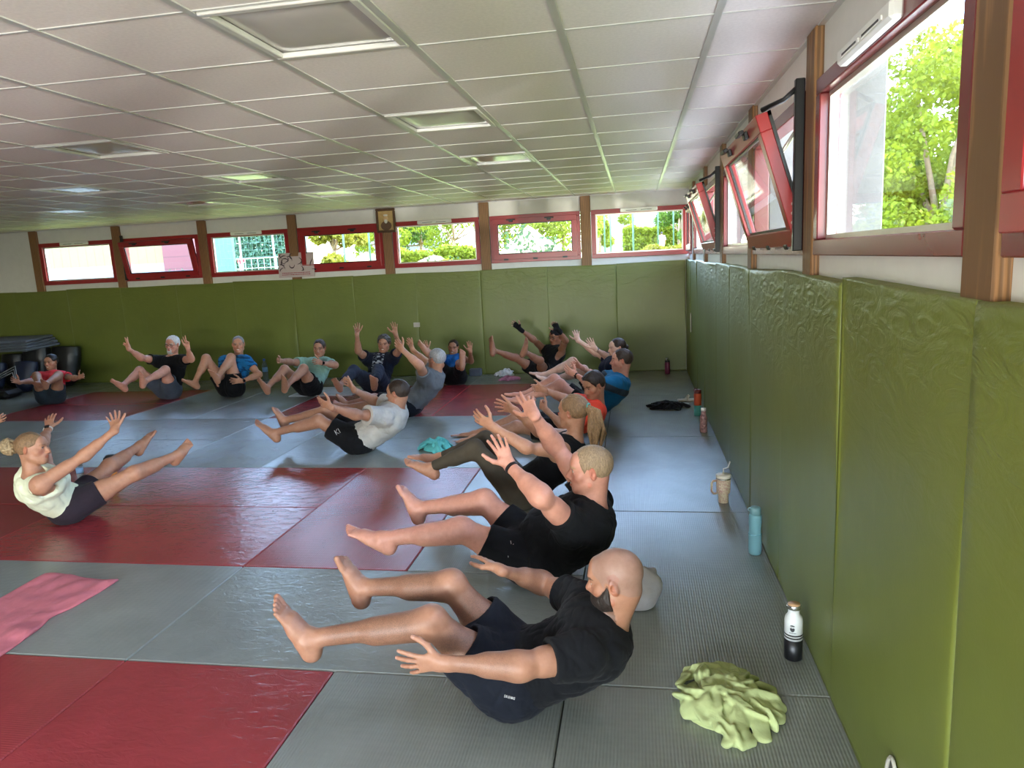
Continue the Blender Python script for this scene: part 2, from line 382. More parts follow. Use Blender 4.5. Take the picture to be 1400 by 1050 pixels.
def window(side, a0, a1, kind, vent=False, tilt=0.0, fat=1.0):
    """one window between two posts, built along u from a0 to a1; w is depth, negative into the room"""
    winN[0] += 1; n = winN[0]
    root = empty('window_%d' % n); root['kind'] = 'structure'
    if side == 'far': T = lambda u, w, z: (u, WALLY + w, z)
    else: T = lambda u, w, z: (WALLX + w, u, z)
    def bx(mb, u0, u1, w0, w1, z0, z1, ch=0.0): mb.box(T(u0, w0, z0), T(u1, w1, z1), ch)
    fw = 0.062 * fat
    f = MB()
    bx(f, a0, a1, -0.035, 0.05, Z0, Z0 + fw, .004); bx(f, a0, a1, -0.035, 0.05, Z1 - fw, Z1, .004)
    bx(f, a0, a0 + fw, -0.035, 0.05, Z0 + fw, Z1 - fw, .004); bx(f, a1 - fw, a1, -0.035, 0.05, Z0 + fw, Z1 - fw, .004)
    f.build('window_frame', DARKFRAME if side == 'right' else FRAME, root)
    i0, i1, j0, j1 = a0 + fw, a1 - fw, Z0 + fw, Z1 - fw
    if kind == 'fixed':
        b = MB(); q = 0.018
        bx(b, i0, i1, 0.0, 0.03, j0, j0 + q); bx(b, i0, i1, 0.0, 0.03, j1 - q, j1); bx(b, i0, i0 + q, 0.0, 0.03, j0 + q, j1 - q); bx(b, i1 - q, i1, 0.0, 0.03, j0 + q, j1 - q)
        b.build('glazing_bead', ALU, root)
        p = MB(); bx(p, i0 + 0.004, i1 - 0.004, 0.032, 0.035, j0 + .004, j1 - .004); p.build('window_pane', GLASS, root)
    else:
        # bottom-hung sash that tips into the room
        sash = empty('sash'); sash.parent = root; c = T((i0 + i1) / 2, -0.03, j0 - 0.015); sash.location = c
        sgn = 1
        sash.rotation_euler = (tilt, 0, 0) if side == 'far' else (0, -tilt, 0)
        hw = (i1 - i0) / 2 + 0.02; hh = j1 - j0 + 0.03
        S = (lambda u, w, z: (u, w, z)) if side == 'far' else (lambda u, w, z: (w, u, z))
        def sx(mb, u0, u1, w0, w1, z0, z1, ch=0.0): mb.box(S(u0, w0, z0), S(u1, w1, z1), ch)
        m = MB(); q = 0.075
        sx(m, -hw, hw, -0.03, 0.022, 0, q, .003); sx(m, -hw, hw, -0.03, 0.022, hh - q, hh, .003)
        sx(m, -hw, -hw + q, -0.03, 0.022, q, hh - q, .003); sx(m, hw - q, hw, -0.03, 0.022, q, hh - q, .003)
        so = m.build('sash_frame', FRAME, sash)
        g = MB(); e = 0.012
        sx(g, -hw + q, hw - q, -0.012, 0.0, q, q + e); sx(g, -hw + q, hw - q, -0.012, 0.0, hh - q - e, hh - q); sx(g, -hw + q, -hw + q + e, -0.012, 0.0, q, hh - q); sx(g, hw - q - e, hw - q, -0.012, 0.0, q, hh - q)
        g.build('gasket', BLACKGLOSS, sash)
        e = MB(); sx(e, -hw + q * .0, hw, 0.022, 0.034, 0, hh) if False else None
        rb = MB(); r = 0.02
        for z in (0.0, hh - r): sx(rb, -hw, hw, 0.022, 0.036, z, z + r)
        for u in (-hw, hw - r): sx(rb, u, u + r, 0.022, 0.036, 0, hh)
        rb.build('seal', BLACKGLOSS, sash)
        p = MB(); sx(p, -hw + q + .003, hw - q - .003, -0.004, -0.001, q + .003, hh - q - .003); p.build('window_pane', GLASS, sash)
        for s in (-0.55, 0.35):                              # handles on the top rail
            h = MB(); sx(h, s * hw - .03, s * hw + .03, -0.05, -0.03, hh - .055, hh - .02, .004); sx(h, s * hw - .06, s * hw + .07, -0.075, -0.05, hh - .03, hh - .012, .004); h.build('handle', BLACK, sash)
        for s in (-0.7, 0, 0.7):
            h = MB(); sx(h, s * hw - .035, s * hw + .035, -0.036, -0.026, -.012, .012, .003); h.build('hinge', BLACK, sash)
        if tilt > 0.1:
            # casement hardware left on the frame: side rail, scissor stay, closer arm
            near = a0
            m = MB(); bx(m, near + 0.012, near + 0.045, -0.075, -0.035, Z0 + .02, Z1 + .05, .004); m.build('side_rail', BLACK, root)
            topw = -0.03 - math.sin(tilt) * hh
            zt = j0 + math.cos(tilt) * hh
            m = MB(); m.tube([T(near + .03, -0.06, Z1 + .02), T(near + .06, topw * .55, zt + .035), T(near + .12, topw + .01, zt + .01)], 0.011, 6); m.build('closer_arm', BLACK, root)
            m = MB(); m.tube([T(near + .05, -0.04, j0 + .50), T(near + .055, -0.04 + topw * .52, j0 + .335)], 0.008, 6); m.build('stay_bar', ALU, root)
            zz = j0 + .06
            m = MB(); m.tube([T(near + .06, topw * .08 - .05, zz), T(near + .06, topw * .42 - .04, zz + .26)], 0.014, 6); m.build('stay_bracket', BLACK, root)
            m = MB(); [m.ball(T(near + .045, topw * .08 - .055, zz + .02 + .04 * q2), 0.009, 8, 5) for q2 in range(3)]; m.build('stay_screws', ALU, root)
    if vent:
        c = (a0 + a1) / 2; m = MB()
        bx(m, c - .26, c + .26, -0.07, -0.03, Z1 - .055, Z1 + .0, .01); bx(m, c - .20, c - .01, -0.074, -0.068, Z1 - .04, Z1 - .028); bx(m, c + .01, c + .20, -0.074, -0.068, Z1 - .04, Z1 - .028)
        v = m.build('trickle_vent', VENT, root)
        m = MB(); bx(m, c - .18, c - .03, -0.0755, -0.0735, Z1 - .037, Z1 - .031); bx(m, c + .03, c + .18, -0.0755, -0.0735, Z1 - .037, Z1 - .031); m.build('slot', BLACK, v)
    return root
FP = [-1.39, -2.87, -4.365, -5.89, -7.41, -8.93, -10.46]          # posts of the far wall (x)
RP = [9.42, 7.88, 6.33, 4.78, 3.22, 1.67, 0.12, -1.43, -2.98]      # posts of the window wall (y)
tr = [0]
def post(lo, hi):
    tr[0] += 1; o = MB().box(lo, hi, .006).build('trim_%d' % tr[0], WOOD); o['kind'] = 'structure'
for x in FP: post((x - .072, WALLY - .045, 1.45), (x + .072, WALLY + .12, ZC))
for y in RP: post((WALLX - .04, y - .075, 1.45), (WALLX + .06, y + .075, ZC))
fk = ['hopper' if i in (1, 3, 5) else 'fixed' for i in range(7)]
edges = [0.055] + FP
for i in range(7):
    window('far', edges[i + 1] + .08, edges[i] - (.08 if i else 0.02), fk[i], vent=i in (0, 2, 4, 6), tilt={1: 0.0, 3: 0.0, 5: 0.20}.get(i, 0))
redges = [10.5] + RP
for i in range(9):
    window('right', redges[i + 1] + .085, redges[i] - .085, 'hopper' if i in (0, 2, 4, 6, 8) else 'fixed', vent=i in (5, 7), tilt={2: 0.30, 4: 0.30}.get(i, 0))
# solid wall: bands under and over the window strip, end panel, and the wall that carries the pads
def struct(name, mb, m): o = mb.build(name, m); o['kind'] = 'structure'; return o
w = MB().box((XL, WALLY, -0.1), (0.2, WALLY + .12, Z0)).box((XL, WALLY, Z1), (0.2, WALLY + .12, ZC + .1)).box((XL, WALLY, Z0), (-10.53, WALLY + .12, Z1))
for x0, x1 in zip(FP, edges): w.box((x0 + .075, WALLY - .006, 1.56), (x1 - .075, WALLY, Z0 + .005)); w.box((x0 + .075, WALLY - .006, Z1 - .005), (x1 - .075, WALLY, ZC))
struct('wall_far', w, PLASTER)
w = MB().box((WALLX, YB, -0.1), (WALLX + .12, WALLY, Z0)).box((WALLX, YB, Z1), (WALLX + .12, WALLY, ZC + .1))
for y0, y1 in zip(RP, redges): w.box((WALLX - .006, y0 + .078, 1.56), (WALLX, y1 - .078, Z0 + .005)); w.box((WALLX - .006, y0 + .078, Z1 - .005), (WALLX, y1 - .078, ZC))
struct('wall_right', w, PLASTER)
struct('wall_left', MB().box((XL - .12, YB, -0.1), (XL, WALLY, ZC + .1)), simple('left_wall_paint', lin(150, 148, 120), 0.6))
# unseen wall behind the camera, its opening sized for the light it lets in
w = MB().box((XL, YB - .12, -0.1), (0.2, YB, 0.4)).box((XL, YB - .12, 1.6), (0.2, YB, ZC + .1))
w.box((XL, YB - .12, .4), (-5.0, YB, 1.6))
for x in (-2.6, -0.15): w.box((x, YB - .12, .4), (x + .2, YB, 1.6))
struct('wall_back', w, PLASTER)

# ---- suspended ceiling
def tile_mat():
    t = NT('ceiling_tile'); co = t.coord(); c = lin(222, 214, 214)
    f = t.noise(co, 70, 4); t.set(Base_Color=t.ramp(f, [(0.3, vary(c, 0.94)), (0.7, vary(c, 1.05))]), Roughness=0.55, Normal=t.bump(f, 0.15, 0.003), Specular_IOR_Level=0.4)
    return t.m
TILE = tile_mat()
CX = [-0.38 - 0.575 * i for i in range(22)]; CY = [-3.3 + 0.6 * i + 0.19 for i in range(24)]
LIGHTS = [(2, 2.49), (2, 4.29), (2, 6.09), (6, 4.29), (6, 6.09), (6, 7.89), (9, 6.09), (9, 7.89), (12, 7.89)]
LIGHTS = [(CX[c], min(CY, key=lambda q: abs(q - y))) for c, y in LIGHTS]
ce = MB()
bx_ = [0.06] + CX + [XL]; by_ = [YB] + CY + [WALLY]
for i in range(len(bx_) - 1):
    for j in range(len(by_) - 1):
        xa, xb = bx_[i + 1], bx_[i]; ya, yb = by_[j], by_[j + 1]
        if xb - xa < .02 or yb - ya < .02: continue
        if any(abs(xb - lx) < .01 and abs(ya - ly) < .01 for lx, ly in LIGHTS): continue
        ce.box((xa + .002, ya + .002, ZC + .004), (xb - .002, yb - .002, ZC + .02))
ce.box((XL, YB, ZC + .08), (0.2, WALLY, ZC + .12))
struct('ceiling', ce, TILE)
GW = simple('weathered_outdoor_wood', lin(98, 94, 90), 0.8, bump=0.2)
for y in RP:
    tr[0] += 1; o = MB().box((WALLX + .062, y - .075, 1.2), (WALLX + .23, y + .075, 2.6), .006).build('trim_%d' % tr[0], GW); o['kind'] = 'structure'
g = MB()
for x in CX: g.box((x - .014, YB, ZC - .001), (x + .014, WALLY, ZC + .006))
for y in CY: g.box((XL, y - .006, ZC + .0005), (0.05, y + .006, ZC + .006))
g.box((WALLX - .03, YB, ZC - .004), (WALLX, WALLY, ZC + .006)); g.box((XL, WALLY - .03, ZC - .004), (0.05, WALLY, ZC + .006))
struct('trim_30', g, simple('ceiling_rail_metal', lin(205, 204, 202), 0.3, 0.35, 0.03))
LF = simple('light_frame_metal', lin(215, 213, 210), 0.3, 0.3, 0.03); LD = simple('opal_diffuser', lin(186, 180, 178), 0.18, amount=0.02)
order = sorted(range(len(LIGHTS)), key=lambda i: LIGHTS[i][1])
llab = ['square ceiling light nearest the camera, switched off', 'square ceiling light in the second row from the camera, nearer the window wall', 'square ceiling light in the third row from the camera, nearest the window wall',
        'square ceiling light in the second row from the camera, farther from the window wall', 'square ceiling light in the third row, between two other ceiling lights', 'square ceiling light near the far wall, nearest of its row to the window wall',
        'square ceiling light in the third row, farthest from the window wall', 'square ceiling light near the far wall, between two other ceiling lights', 'square ceiling light in the far corner of the ceiling above the stacked equipment']
for (lx, ly), lb in zip(LIGHTS, llab):
    r = empty('ceiling_light', (lx - .2875, ly + .3, ZC), lb, 'ceiling light', 'square lights set in the ceiling')
    f = MB(); a, b, q = .2725, .285, .03
    for s in (-1, 1): f.box((-a, s * b, -.006), (a, s * (b - q), .016), .003); f.box((s * a, -b + q, -.006), (s * (a - q), b - q, .016), .003)
    f.build('frame', LF, r)
    V, F = [], []; n = 12
    for j in range(n + 1):
        for i in range(n + 1):
            u, v = i / n * 2 - 1, j / n * 2 - 1
            V.append((u * (a - q), v * (b - q), 0.016 - 0.012 * (1 - max(abs(u), abs(v)) ** 5)))
    for j in range(n):
        for i in range(n): F.append((j * (n + 1) + i, (j + 1) * (n + 1) + i, (j + 1) * (n + 1) + i + 1, j * (n + 1) + i + 1))
    mesh_obj('diffuser', V, F, LD, r, True)
# ================================================================ OUTDOORS
RNG = np.random.default_rng(7)
def fast_mesh(name, V, Q, mat, parent=None, smooth=False):
    V = np.asarray(V, np.float32); Q = np.asarray(Q, np.int32); me = bpy.data.meshes.new(name); k = Q.shape[1]
    me.vertices.add(len(V)); me.vertices.foreach_set('co', V.ravel())
    me.loops.add(Q.size); me.loops.foreach_set('vertex_index', Q.ravel())
    me.polygons.add(len(Q)); me.polygons.foreach_set('loop_start', np.arange(0, Q.size, k, dtype=np.int32))
    if smooth: me.polygons.foreach_set('use_smooth', np.ones(len(Q), bool))
    me.update(calc_edges=True); me.validate()
    if mat: me.materials.append(mat)
    o = bpy.data.objects.new(name, me); COL.objects.link(o)
    if parent is not None: o.parent = parent
    return o
def leaf_mat(name, c, c2):
    t = NT(name); co = t.coord()
    r = t.n('ShaderNodeTexNoise', Scale=2.5, Detail=6, Roughness=0.8); t.l(co, r.inputs['Vector'])
    t.set(Base_Color=t.ramp(r.outputs['Fac'], [(0.35, c), (0.65, c2)]), Roughness=0.6, Specular_IOR_Level=0.2)
    tl = t.n('ShaderNodeBsdfTranslucent'); t.l(t.b.inputs['Base Color'].links[0].from_socket, tl.inputs[0])
    mx = t.n('ShaderNodeMixShader'); mx.inputs[0].default_value = 0.4
    t.l(t.b.outputs[0], mx.inputs[1]); t.l(tl.outputs[0], mx.inputs[2]); t.l(mx.outputs[0], t.o.inputs[0])
    return t.m
def leaf_quads(P, size, rng=RNG):
    n = len(P); a = rng.normal(size=(n, 3)); a /= np.linalg.norm(a, axis=1)[:, None]
    b = np.cross(a, rng.normal(size=(n, 3))); b /= np.linalg.norm(b, axis=1)[:, None]
    s = size * rng.uniform(.6, 1.3, (n, 1)); a = a * s; b = b * s * .6
    V = np.stack([P - a, P + b, P + a, P - b], 1).reshape(-1, 3)
    return V, np.arange(4 * n).reshape(-1, 4)
def blob_points(blobs, n, rng=RNG):
    w = np.array([b[3] ** 2 for b in blobs]); w = w / w.sum(); k = rng.choice(len(blobs), n, p=w); B = np.array(blobs)[k]
    d = rng.normal(size=(n, 3)); d /= np.linalg.norm(d, axis=1)[:, None]
    r = rng.uniform(.35, 1, (n, 1)) ** .5
    return B[:, :3] + d * r * B[:, 3:4] * np.array([1, 1, .8])
LEAF = {'lime': leaf_mat('lime_leaf', lin(100, 112, 20), lin(146, 154, 44)), 'green': leaf_mat('green_leaf', lin(56, 84, 24), lin(100, 124, 42)),
        'gold': leaf_mat('gold_leaf', lin(116, 112, 30), lin(150, 142, 50)), 'dark': leaf_mat('dark_leaf', lin(52, 70, 48), lin(84, 104, 60)), 'net': leaf_mat('blue_green_leaf', lin(66, 100, 80), lin(90, 122, 98))}
BARK = simple('bark', lin(142, 116, 92), 0.9, amount=0.25, bump=0.3)
def gz(x, y):
    d = max(0.0, max(x - 0.4, y - 10.8)); s = min(1, d / 22); return -0.25 + 1.75 * s * s * (3 - 2 * s)
# rising lawn around the building
V, F = [], []; xs = list(np.linspace(-70, 60, 66)); ys = list(np.linspace(-25, 100, 64))
for y in ys:
    for x in xs: V.append((x, y, gz(x, y) if (x > .3 or y > 10.7) else -0.25))
F = [(j * 66 + i, j * 66 + i + 1, (j + 1) * 66 + i + 1, (j + 1) * 66 + i) for j in range(63) for i in range(65)]
tt = NT('lawn'); co = tt.coord(); tt.set(Base_Color=tt.ramp(tt.noise(co, 0.8, 8, .7), [(0.3, lin(104, 116, 44)), (0.7, lin(150, 150, 74))]), Roughness=0.95)
gr = fast_mesh('ground', V, F, tt.m, None, True); gr['kind'] = 'structure'
gr.location.z = -0.03
def tree(name, x, y, h, blobs, n, leaf, size, label, group=None, trunk=0.18, lean=0.6, seed=1):
    z = gz(x, y) - .05; rng = np.random.default_rng(seed)
    r = empty(name, (x, y, z), label, 'tree', group)
    P = blob_points(blobs, n, rng); V, Q = leaf_quads(P, size, rng); fast_mesh('foliage', V, Q, leaf, r)
    m = MB(); m.tube([(0, 0, 0), (lean * .2, 0, h * .25), (lean * .5, .05, h * .5), (lean, .1, h * .8)], [trunk, trunk * .8, trunk * .6, trunk * .25], 8)
    for b in blobs[:7]: m.tube([(lean * .3, .02, h * .35), (b[0] * .5, b[1] * .5, h * .35 + (b[2] - h * .35) * .6), (b[0] * .9, b[1] * .9, b[2])], [trunk * .5, trunk * .3, trunk * .1], 6)
    m.build('trunk', BARK, r); return r
rb = np.random.default_rng(3)
def crown(rx, rz, zc, n, s): return [(*(rb.normal(size=3) * [rx * .5, rx * .5, rz * .5] + [0, 0, zc]), s * rb.uniform(.7, 1.25)) for _ in range(n)]
# the big tree seen through the nearest window: crown of separate leafy clumps with gaps of sky
p = on(1262, 330, 1, 17.0)
tree('lime_tree', p[0] + .1, 17.0, 5.2, crown(2.7, 2.6, 3.1, 46, .62), 30000, LEAF['lime'], 0.065, 'big pale green leafy tree outside the window nearest the camera', 'trees outside the window wall', .16, .7, 5)
p = on(1330, 330, 1, 20.0)
tree('lime_tree', p[0] + 1.2, 20.0, 6.6, crown(2.6, 3.4, 4.0, 40, .8), 22000, LEAF['lime'], 0.075, 'taller yellow-green tree behind and right of the big tree by the near window', 'trees outside the window wall', .2, .3, 6)
p = on(1180, 330, 1, 24.0)
tree('broadleaf_tree', p[0] - .5, 24.0, 5.0, crown(2.6, 2.2, 2.9, 30, .8), 12000, LEAF['green'], 0.09, 'mid green tree seen left of the big tree, behind the tipped windows', 'trees outside the window wall', .2, .2, 8)
p = on(1060, 300, 1, 26.0)
tree('broadleaf_tree', p[0] + .4, 27.0, 4.2, crown(2.2, 1.6, 2.6, 24, .8), 9000, LEAF['lime'], 0.09, 'light green tree seen through the nearer tipped window', 'trees outside the window wall', .2, .2, 9)
def hedge(x0, x1, y, h, d, leaf, label, n=6000, size=.07, seed=2, cat='hedge', name='hedge'):
    rng = np.random.default_rng(seed); z = gz((x0 + x1) / 2, y) - .05; r = empty(name, ((x0 + x1) / 2, y, z), label, cat)
    L = x1 - x0; P = rng.uniform([-L / 2, -d / 2, 0], [L / 2, d / 2, 1], (n, 3)); P[:, 2] *= h + .12 * np.sin(P[:, 0] * 2.1) + .07 * np.sin(P[:, 0] * 5.3)
    V, Q = leaf_quads(P, size, rng); fast_mesh('foliage', V, Q, leaf, r)
    m = MB(); [m.tube([(q, 0, -.05), (q + .1, 0, h * .7)], [.04, .015], 5) for q in np.arange(-L / 2 + .3, L / 2, .9)]; m.build('stems', BARK, r); return r
def X(px, y): return on(px, 335, 1, y)[0]
hedge(X(1000, 30), X(1290, 30) , 31.0, 2.0, 1.2, LEAF['lime'], 'long clipped hedge outside the window wall, below the trees', 14000, .09, 12)
hedge(X(852, 64), X(945, 64), 64.0, 2.5, 1.2, LEAF['lime'], 'clipped hedge in front of the white houses', 9000, .13, 13)
hedge(X(812, 27), X(945, 27), 27.0, .68, .8, LEAF['gold'], 'low yellow-green hedge at the foot of the window nearest the corner', 5000, .07, 14)
hedge(X(540, 34), X(660, 34), 34.0, .95, 1.0, LEAF['lime'], 'clipped hedge behind the gravel heap', 6000, .09, 15)
hedge(X(420, 25), X(525, 25), 25.0, .75, .9, LEAF['gold'], 'bright yellow-green hedge seen beside the framed portrait', 6000, .07, 16)
hedge(X(535, 26), X(655, 26), 26.0, .62, .8, LEAF['gold'], 'low yellow-green hedge in front of the gravel heap', 4000, .07, 17)
hedge(X(285, 60), X(415, 60), 60.0, 4.4, 1.4, LEAF['net'], 'tall blue-green hedge behind the wire fence', 14000, .17, 18)
for (px, y, h, w_, leaf, lab, sd) in [(455, 31, 3.0, 1.1, 'gold', 'round golden tree seen past the wall poster', 21), (500, 44, 4.2, 1.6, 'lime', 'pale tree behind the golden tree', 22), (620, 48, 4.8, 2.4, 'lime', 'pale green tree behind the hedge and gravel heap', 23), (575, 52, 4.6, 2.2, 'green', 'green tree beside the far white gable, above the hedge', 24),
                                     (690, 50, 4.6, 2.2, 'lime', 'pale tree behind the left slope of the sand heap', 25), (770, 46, 4.4, 2.4, 'lime', 'pale tree behind the right slope of the sand heap', 26), (928, 60, 5.2, 1.6, 'green', 'green tree at the right end of the white houses', 27), (820, 52, 4.0, 1.2, 'lime', 'small pale tree left of the white houses', 28)]:
    tree('tree', X(px, y), y, h, crown(w_, w_ * .75, h * .62, 14, w_ * .42), 5000, LEAF[leaf], .11, lab, 'trees beyond the far windows', .14, .1, sd)
# heaps of sand and gravel
def heap(x, y, r, h, mat, label):
    V, F = [], []; n, m = 30, 10; rng = np.random.default_rng(int(abs(x) * 10))
    for j in range(m + 1):
        for k in range(n):
            t = 2 * math.pi * k / n; q = j / m; rr = r * (1 - q) * (1 + .12 * math.sin(3 * t + x) + .05 * math.sin(7 * t)); V.append((rr * math.cos(t), rr * math.sin(t), h * q ** .92 + rng.normal() * .03))
    F = [(j * n + k, j * n + (k + 1) % n, (j + 1) * n + (k + 1) % n, (j + 1) * n + k) for j in range(m) for k in range(n)]
    o = fast_mesh('sand_heap', V, F, mat, None, True); o.location = (x, y, gz(x, y) - .12); return tag(o, label, 'heap', 'heaps of sand outside')
SAND = simple('sand', lin(124, 108, 78), 0.95, amount=0.15, bump=0.3, bscale=20)
heap(X(722, 29), 29, 2.0, 1.75, SAND, 'tallest pointed sand heap, behind the bushes outside the far window')
heap(X(592, 30), 30, 1.8, .75, SAND, 'broad low gravel heap behind the low hedge')
heap(X(420, 28), 28, 1.2, .8, SAND, 'rounded sand heap right of the wall poster')
heap(X(500, 32), 32, 1.9, 1.0, SAND, 'rounded sand heap left of the framed portrait')
# bushes right outside the second window from the corner
def bush(px, y, h, w_, n, label, seed):
    rng = np.random.default_rng(seed); x = X(px, y); r = empty('bush', (x, y, gz(x, y) - .05), label, 'bush', 'leafy bushes just outside the far windows')
    z0 = 1.5 - gz(x, y); P = np.stack([rng.normal(size=n) * w_ * .35, rng.normal(size=n) * .2, rng.uniform(0, 1, n) ** 1.1 * (h + z0)], 1); P[:, 0] *= 1.25 - .6 * P[:, 2] / (h + z0)
    V, Q = leaf_quads(P, .045, rng); fast_mesh('foliage', V, Q, LEAF['dark'], r)
    m = MB(); [m.tube([(rng.normal() * .05, 0, 0), (rng.normal() * w_ * .3, 0, (h + z0) * rng.uniform(.6, .95))], [.012, .004], 4) for _ in range(9)]; m.build('stems', BARK, r)
bush(712, 13.2, .88, .62, 620, 'tallest leafy bush in front of the pointed sand heap', 31)
bush(752, 13.4, .62, .5, 380, 'second leafy bush, right of the tallest one', 32)
bush(600, 13.6, .36, 1.0, 420, 'low leafy bush under the window right of the framed portrait', 33)
bush(246, 13.4, .40, .7, 160, 'thin low plant in front of the red boards', 34)
# white houses
WHITE = simple('white_render', lin(132, 130, 128), 0.8, amount=0.04); SLATE = simple('grey_roof_slate', lin(98, 102, 110), 0.6, amount=0.12); DGLASS = simple('dark_window', lin(70, 80, 92), 0.2)
def house(x, y, w_, d, hw, hr, label, rz=0.0):
    r = empty('house', (x, y, gz(x, y)), label, 'house', 'white houses behind the hedge', rz)
    MB().box((-w_ / 2, -d / 2, 0), (w_ / 2, d / 2, hw)).add([(-w_ / 2, -d / 2, hw), (-w_ / 2, d / 2, hw), (-w_ / 2, 0, hw + hr), (w_ / 2, -d / 2, hw), (w_ / 2, d / 2, hw), (w_ / 2, 0, hw + hr)], [(0, 1, 2), (3, 5, 4)]).build('wall', WHITE, r)
    m = MB(); e = .35; t = .15
    for s in (-1, 1):
        k = hr / (d / 2); m.add([(-w_ / 2 - e, s * (d / 2 + e), hw - e * k), (w_ / 2 + e, s * (d / 2 + e), hw - e * k), (w_ / 2 + e, 0, hw + hr), (-w_ / 2 - e, 0, hw + hr), (-w_ / 2 - e, s * (d / 2 + e), hw - e * k + t), (w_ / 2 + e, s * (d / 2 + e), hw - e * k + t), (w_ / 2 + e, 0, hw + hr + t), (-w_ / 2 - e, 0, hw + hr + t)],
                                [(0, 1, 2, 3), (4, 7, 6, 5), (0, 4, 5, 1), (1, 5, 6, 2), (2, 6, 7, 3), (3, 7, 4, 0)])
    m.build('roof', SLATE, r)
    for i in range(3):
        q = -w_ / 2 + w_ * (i + .5) / 3; MB().box((q - .45, -d / 2 - .03, 1.0), (q + .45, -d / 2 + .02, 2.1)).build('window', DGLASS, r)
    MB().box((w_ * .2, -.3, hw + hr * .6), (w_ * .2 + .5, .3, hw + hr + .6)).build('chimney', WHITE, r)
house(X(868, 76), 76, 7.2, 7, 2.2, 2.7, 'white house with a steep grey roof, left one behind the hedge', 0.9)
house(X(915, 96), 96, 11, 7, 2.6, 2.4, 'white house with a grey roof, right one behind the hedge', -0.25)
house(X(548, 74), 74, 7, 7, 2.4, 2.8, 'far white house with a grey gable left of the gravel heap', 0.7)
# green poles and fence
POLE = simple('green_pole_paint', lin(84, 110, 94), 0.5); RAIL = simple('white_rail_paint', lin(166, 166, 162), 0.5)
for i, (px, y) in enumerate([(827, 33), (835, 35), (866, 24), (900, 30), (921, 32), (470, 24), (505, 26)]):
    x = X(px, y); o = MB().tube([(0, 0, -.1), (0, 0, 4.2)], .035, 8).tube([(0, 0, 4.2), (0, 0, 4.26)], [.045, .03], 8).build('net_pole', POLE); o.location = (x, y, gz(x, y))
    tag(o, ['thin green pole at the left edge of the window nearest the corner', 'second thin green pole in the window nearest the corner', 'tall green pole in the middle of the window nearest the corner', 'green pole left of the person in white', 'green pole right of the person in white', 'green pole behind the golden tree', 'green pole left of the framed portrait'][i], 'pole', 'green poles outside')
y = 24.0; x0, x1 = X(283, y), X(420, y); r = empty('wire_fence', ((x0 + x1) / 2, y, gz(0, y)), 'pale wire mesh fence in front of the tall blue-green hedge', 'fence'); L = x1 - x0
m = MB(); [m.tube([(q, 0, 0), (q, 0, 3.4)], .006, 4) for q in np.arange(-L / 2, L / 2, .16)]; [m.tube([(-L / 2, 0, z), (L / 2, 0, z)], .006, 4) for z in np.arange(.1, 3.4, .25)]; m.build('mesh_panel', POLE, r)
for q in np.linspace(-L / 2, L / 2, 4): MB().tube([(q, 0, -.1), (q, 0, 3.5)], .035, 6).build('fence_post', RAIL, r)
y = 40.0; x0, x1 = X(290, y), X(420, y); r = empty('hand_rail', ((x0 + x1) / 2, y, gz(0, y)), 'low white railing in front of the person in red', 'railing'); L = x1 - x0
m = MB().tube([(-L / 2, 0, 1.02), (L / 2, 0, 1.02)], .03, 6).tube([(-L / 2, 0, .45), (L / 2, 0, .45)], .02, 6); m.build('rail', RAIL, r)
for q in np.linspace(-L / 2, L / 2, 16): MB().tube([(q, 0, 0), (q, 0, 1.0)], .015, 5).build('baluster', RAIL, r)
o = MB().box((X(280, 27), 27, gz(0, 27)), (X(317, 27), 27.2, gz(0, 27) + 2.1), .02).build('green_panel', simple('green_board', lin(70, 118, 92), 0.6)); tag(o, 'plain green board left of the person in red', 'panel')
# clad building beyond the left windows
def clad(c, horizontal, name):
    t = NT(name); w = t.n('ShaderNodeTexWave', wave_type='BANDS', bands_direction='Z' if horizontal else 'X', wave_profile='SAW', Scale=1.05 if horizontal else 1.25); t.l(t.coord(), w.inputs['Vector'])
    t.set(Base_Color=t.ramp(w.outputs['Fac'], [(0.02, vary(c, .6)), (.10, c), (1, c)]), Roughness=.6, Normal=t.bump(w.outputs['Fac'], .5, .03)); return t.m
yb = 17.0; xa, xb, xc = X(20, yb) - 2, X(224, yb), X(263, yb)
r = empty('clad_building', ((xa + xc) / 2, yb, gz(0, yb)), 'low outbuilding with yellow upright boards and a red boarded end', 'building'); cx_ = (xa + xc) / 2
MB().box((xa - cx_, 0, 2.05 - gz(0, yb)), (xb - cx_, .9, 4.2)).build('yellow_boards', clad(lin(116, 101, 66), False, 'yellow_boards'), r)
MB().box((xb - cx_, -.1, 0), (xc - cx_, .9, 4.2)).build('red_boards', clad(lin(100, 48, 56), True, 'red_boards'), r)
MB().box((xa - cx_, -.02, 0), (xb - cx_, .88, 2.05 - gz(0, yb))).build('plinth', WHITE, r)
MB().box((xa - cx_ - .3, -.5, 4.2), (xc - cx_ + .1, 1.2, 4.4)).build('roof', SLATE, r)
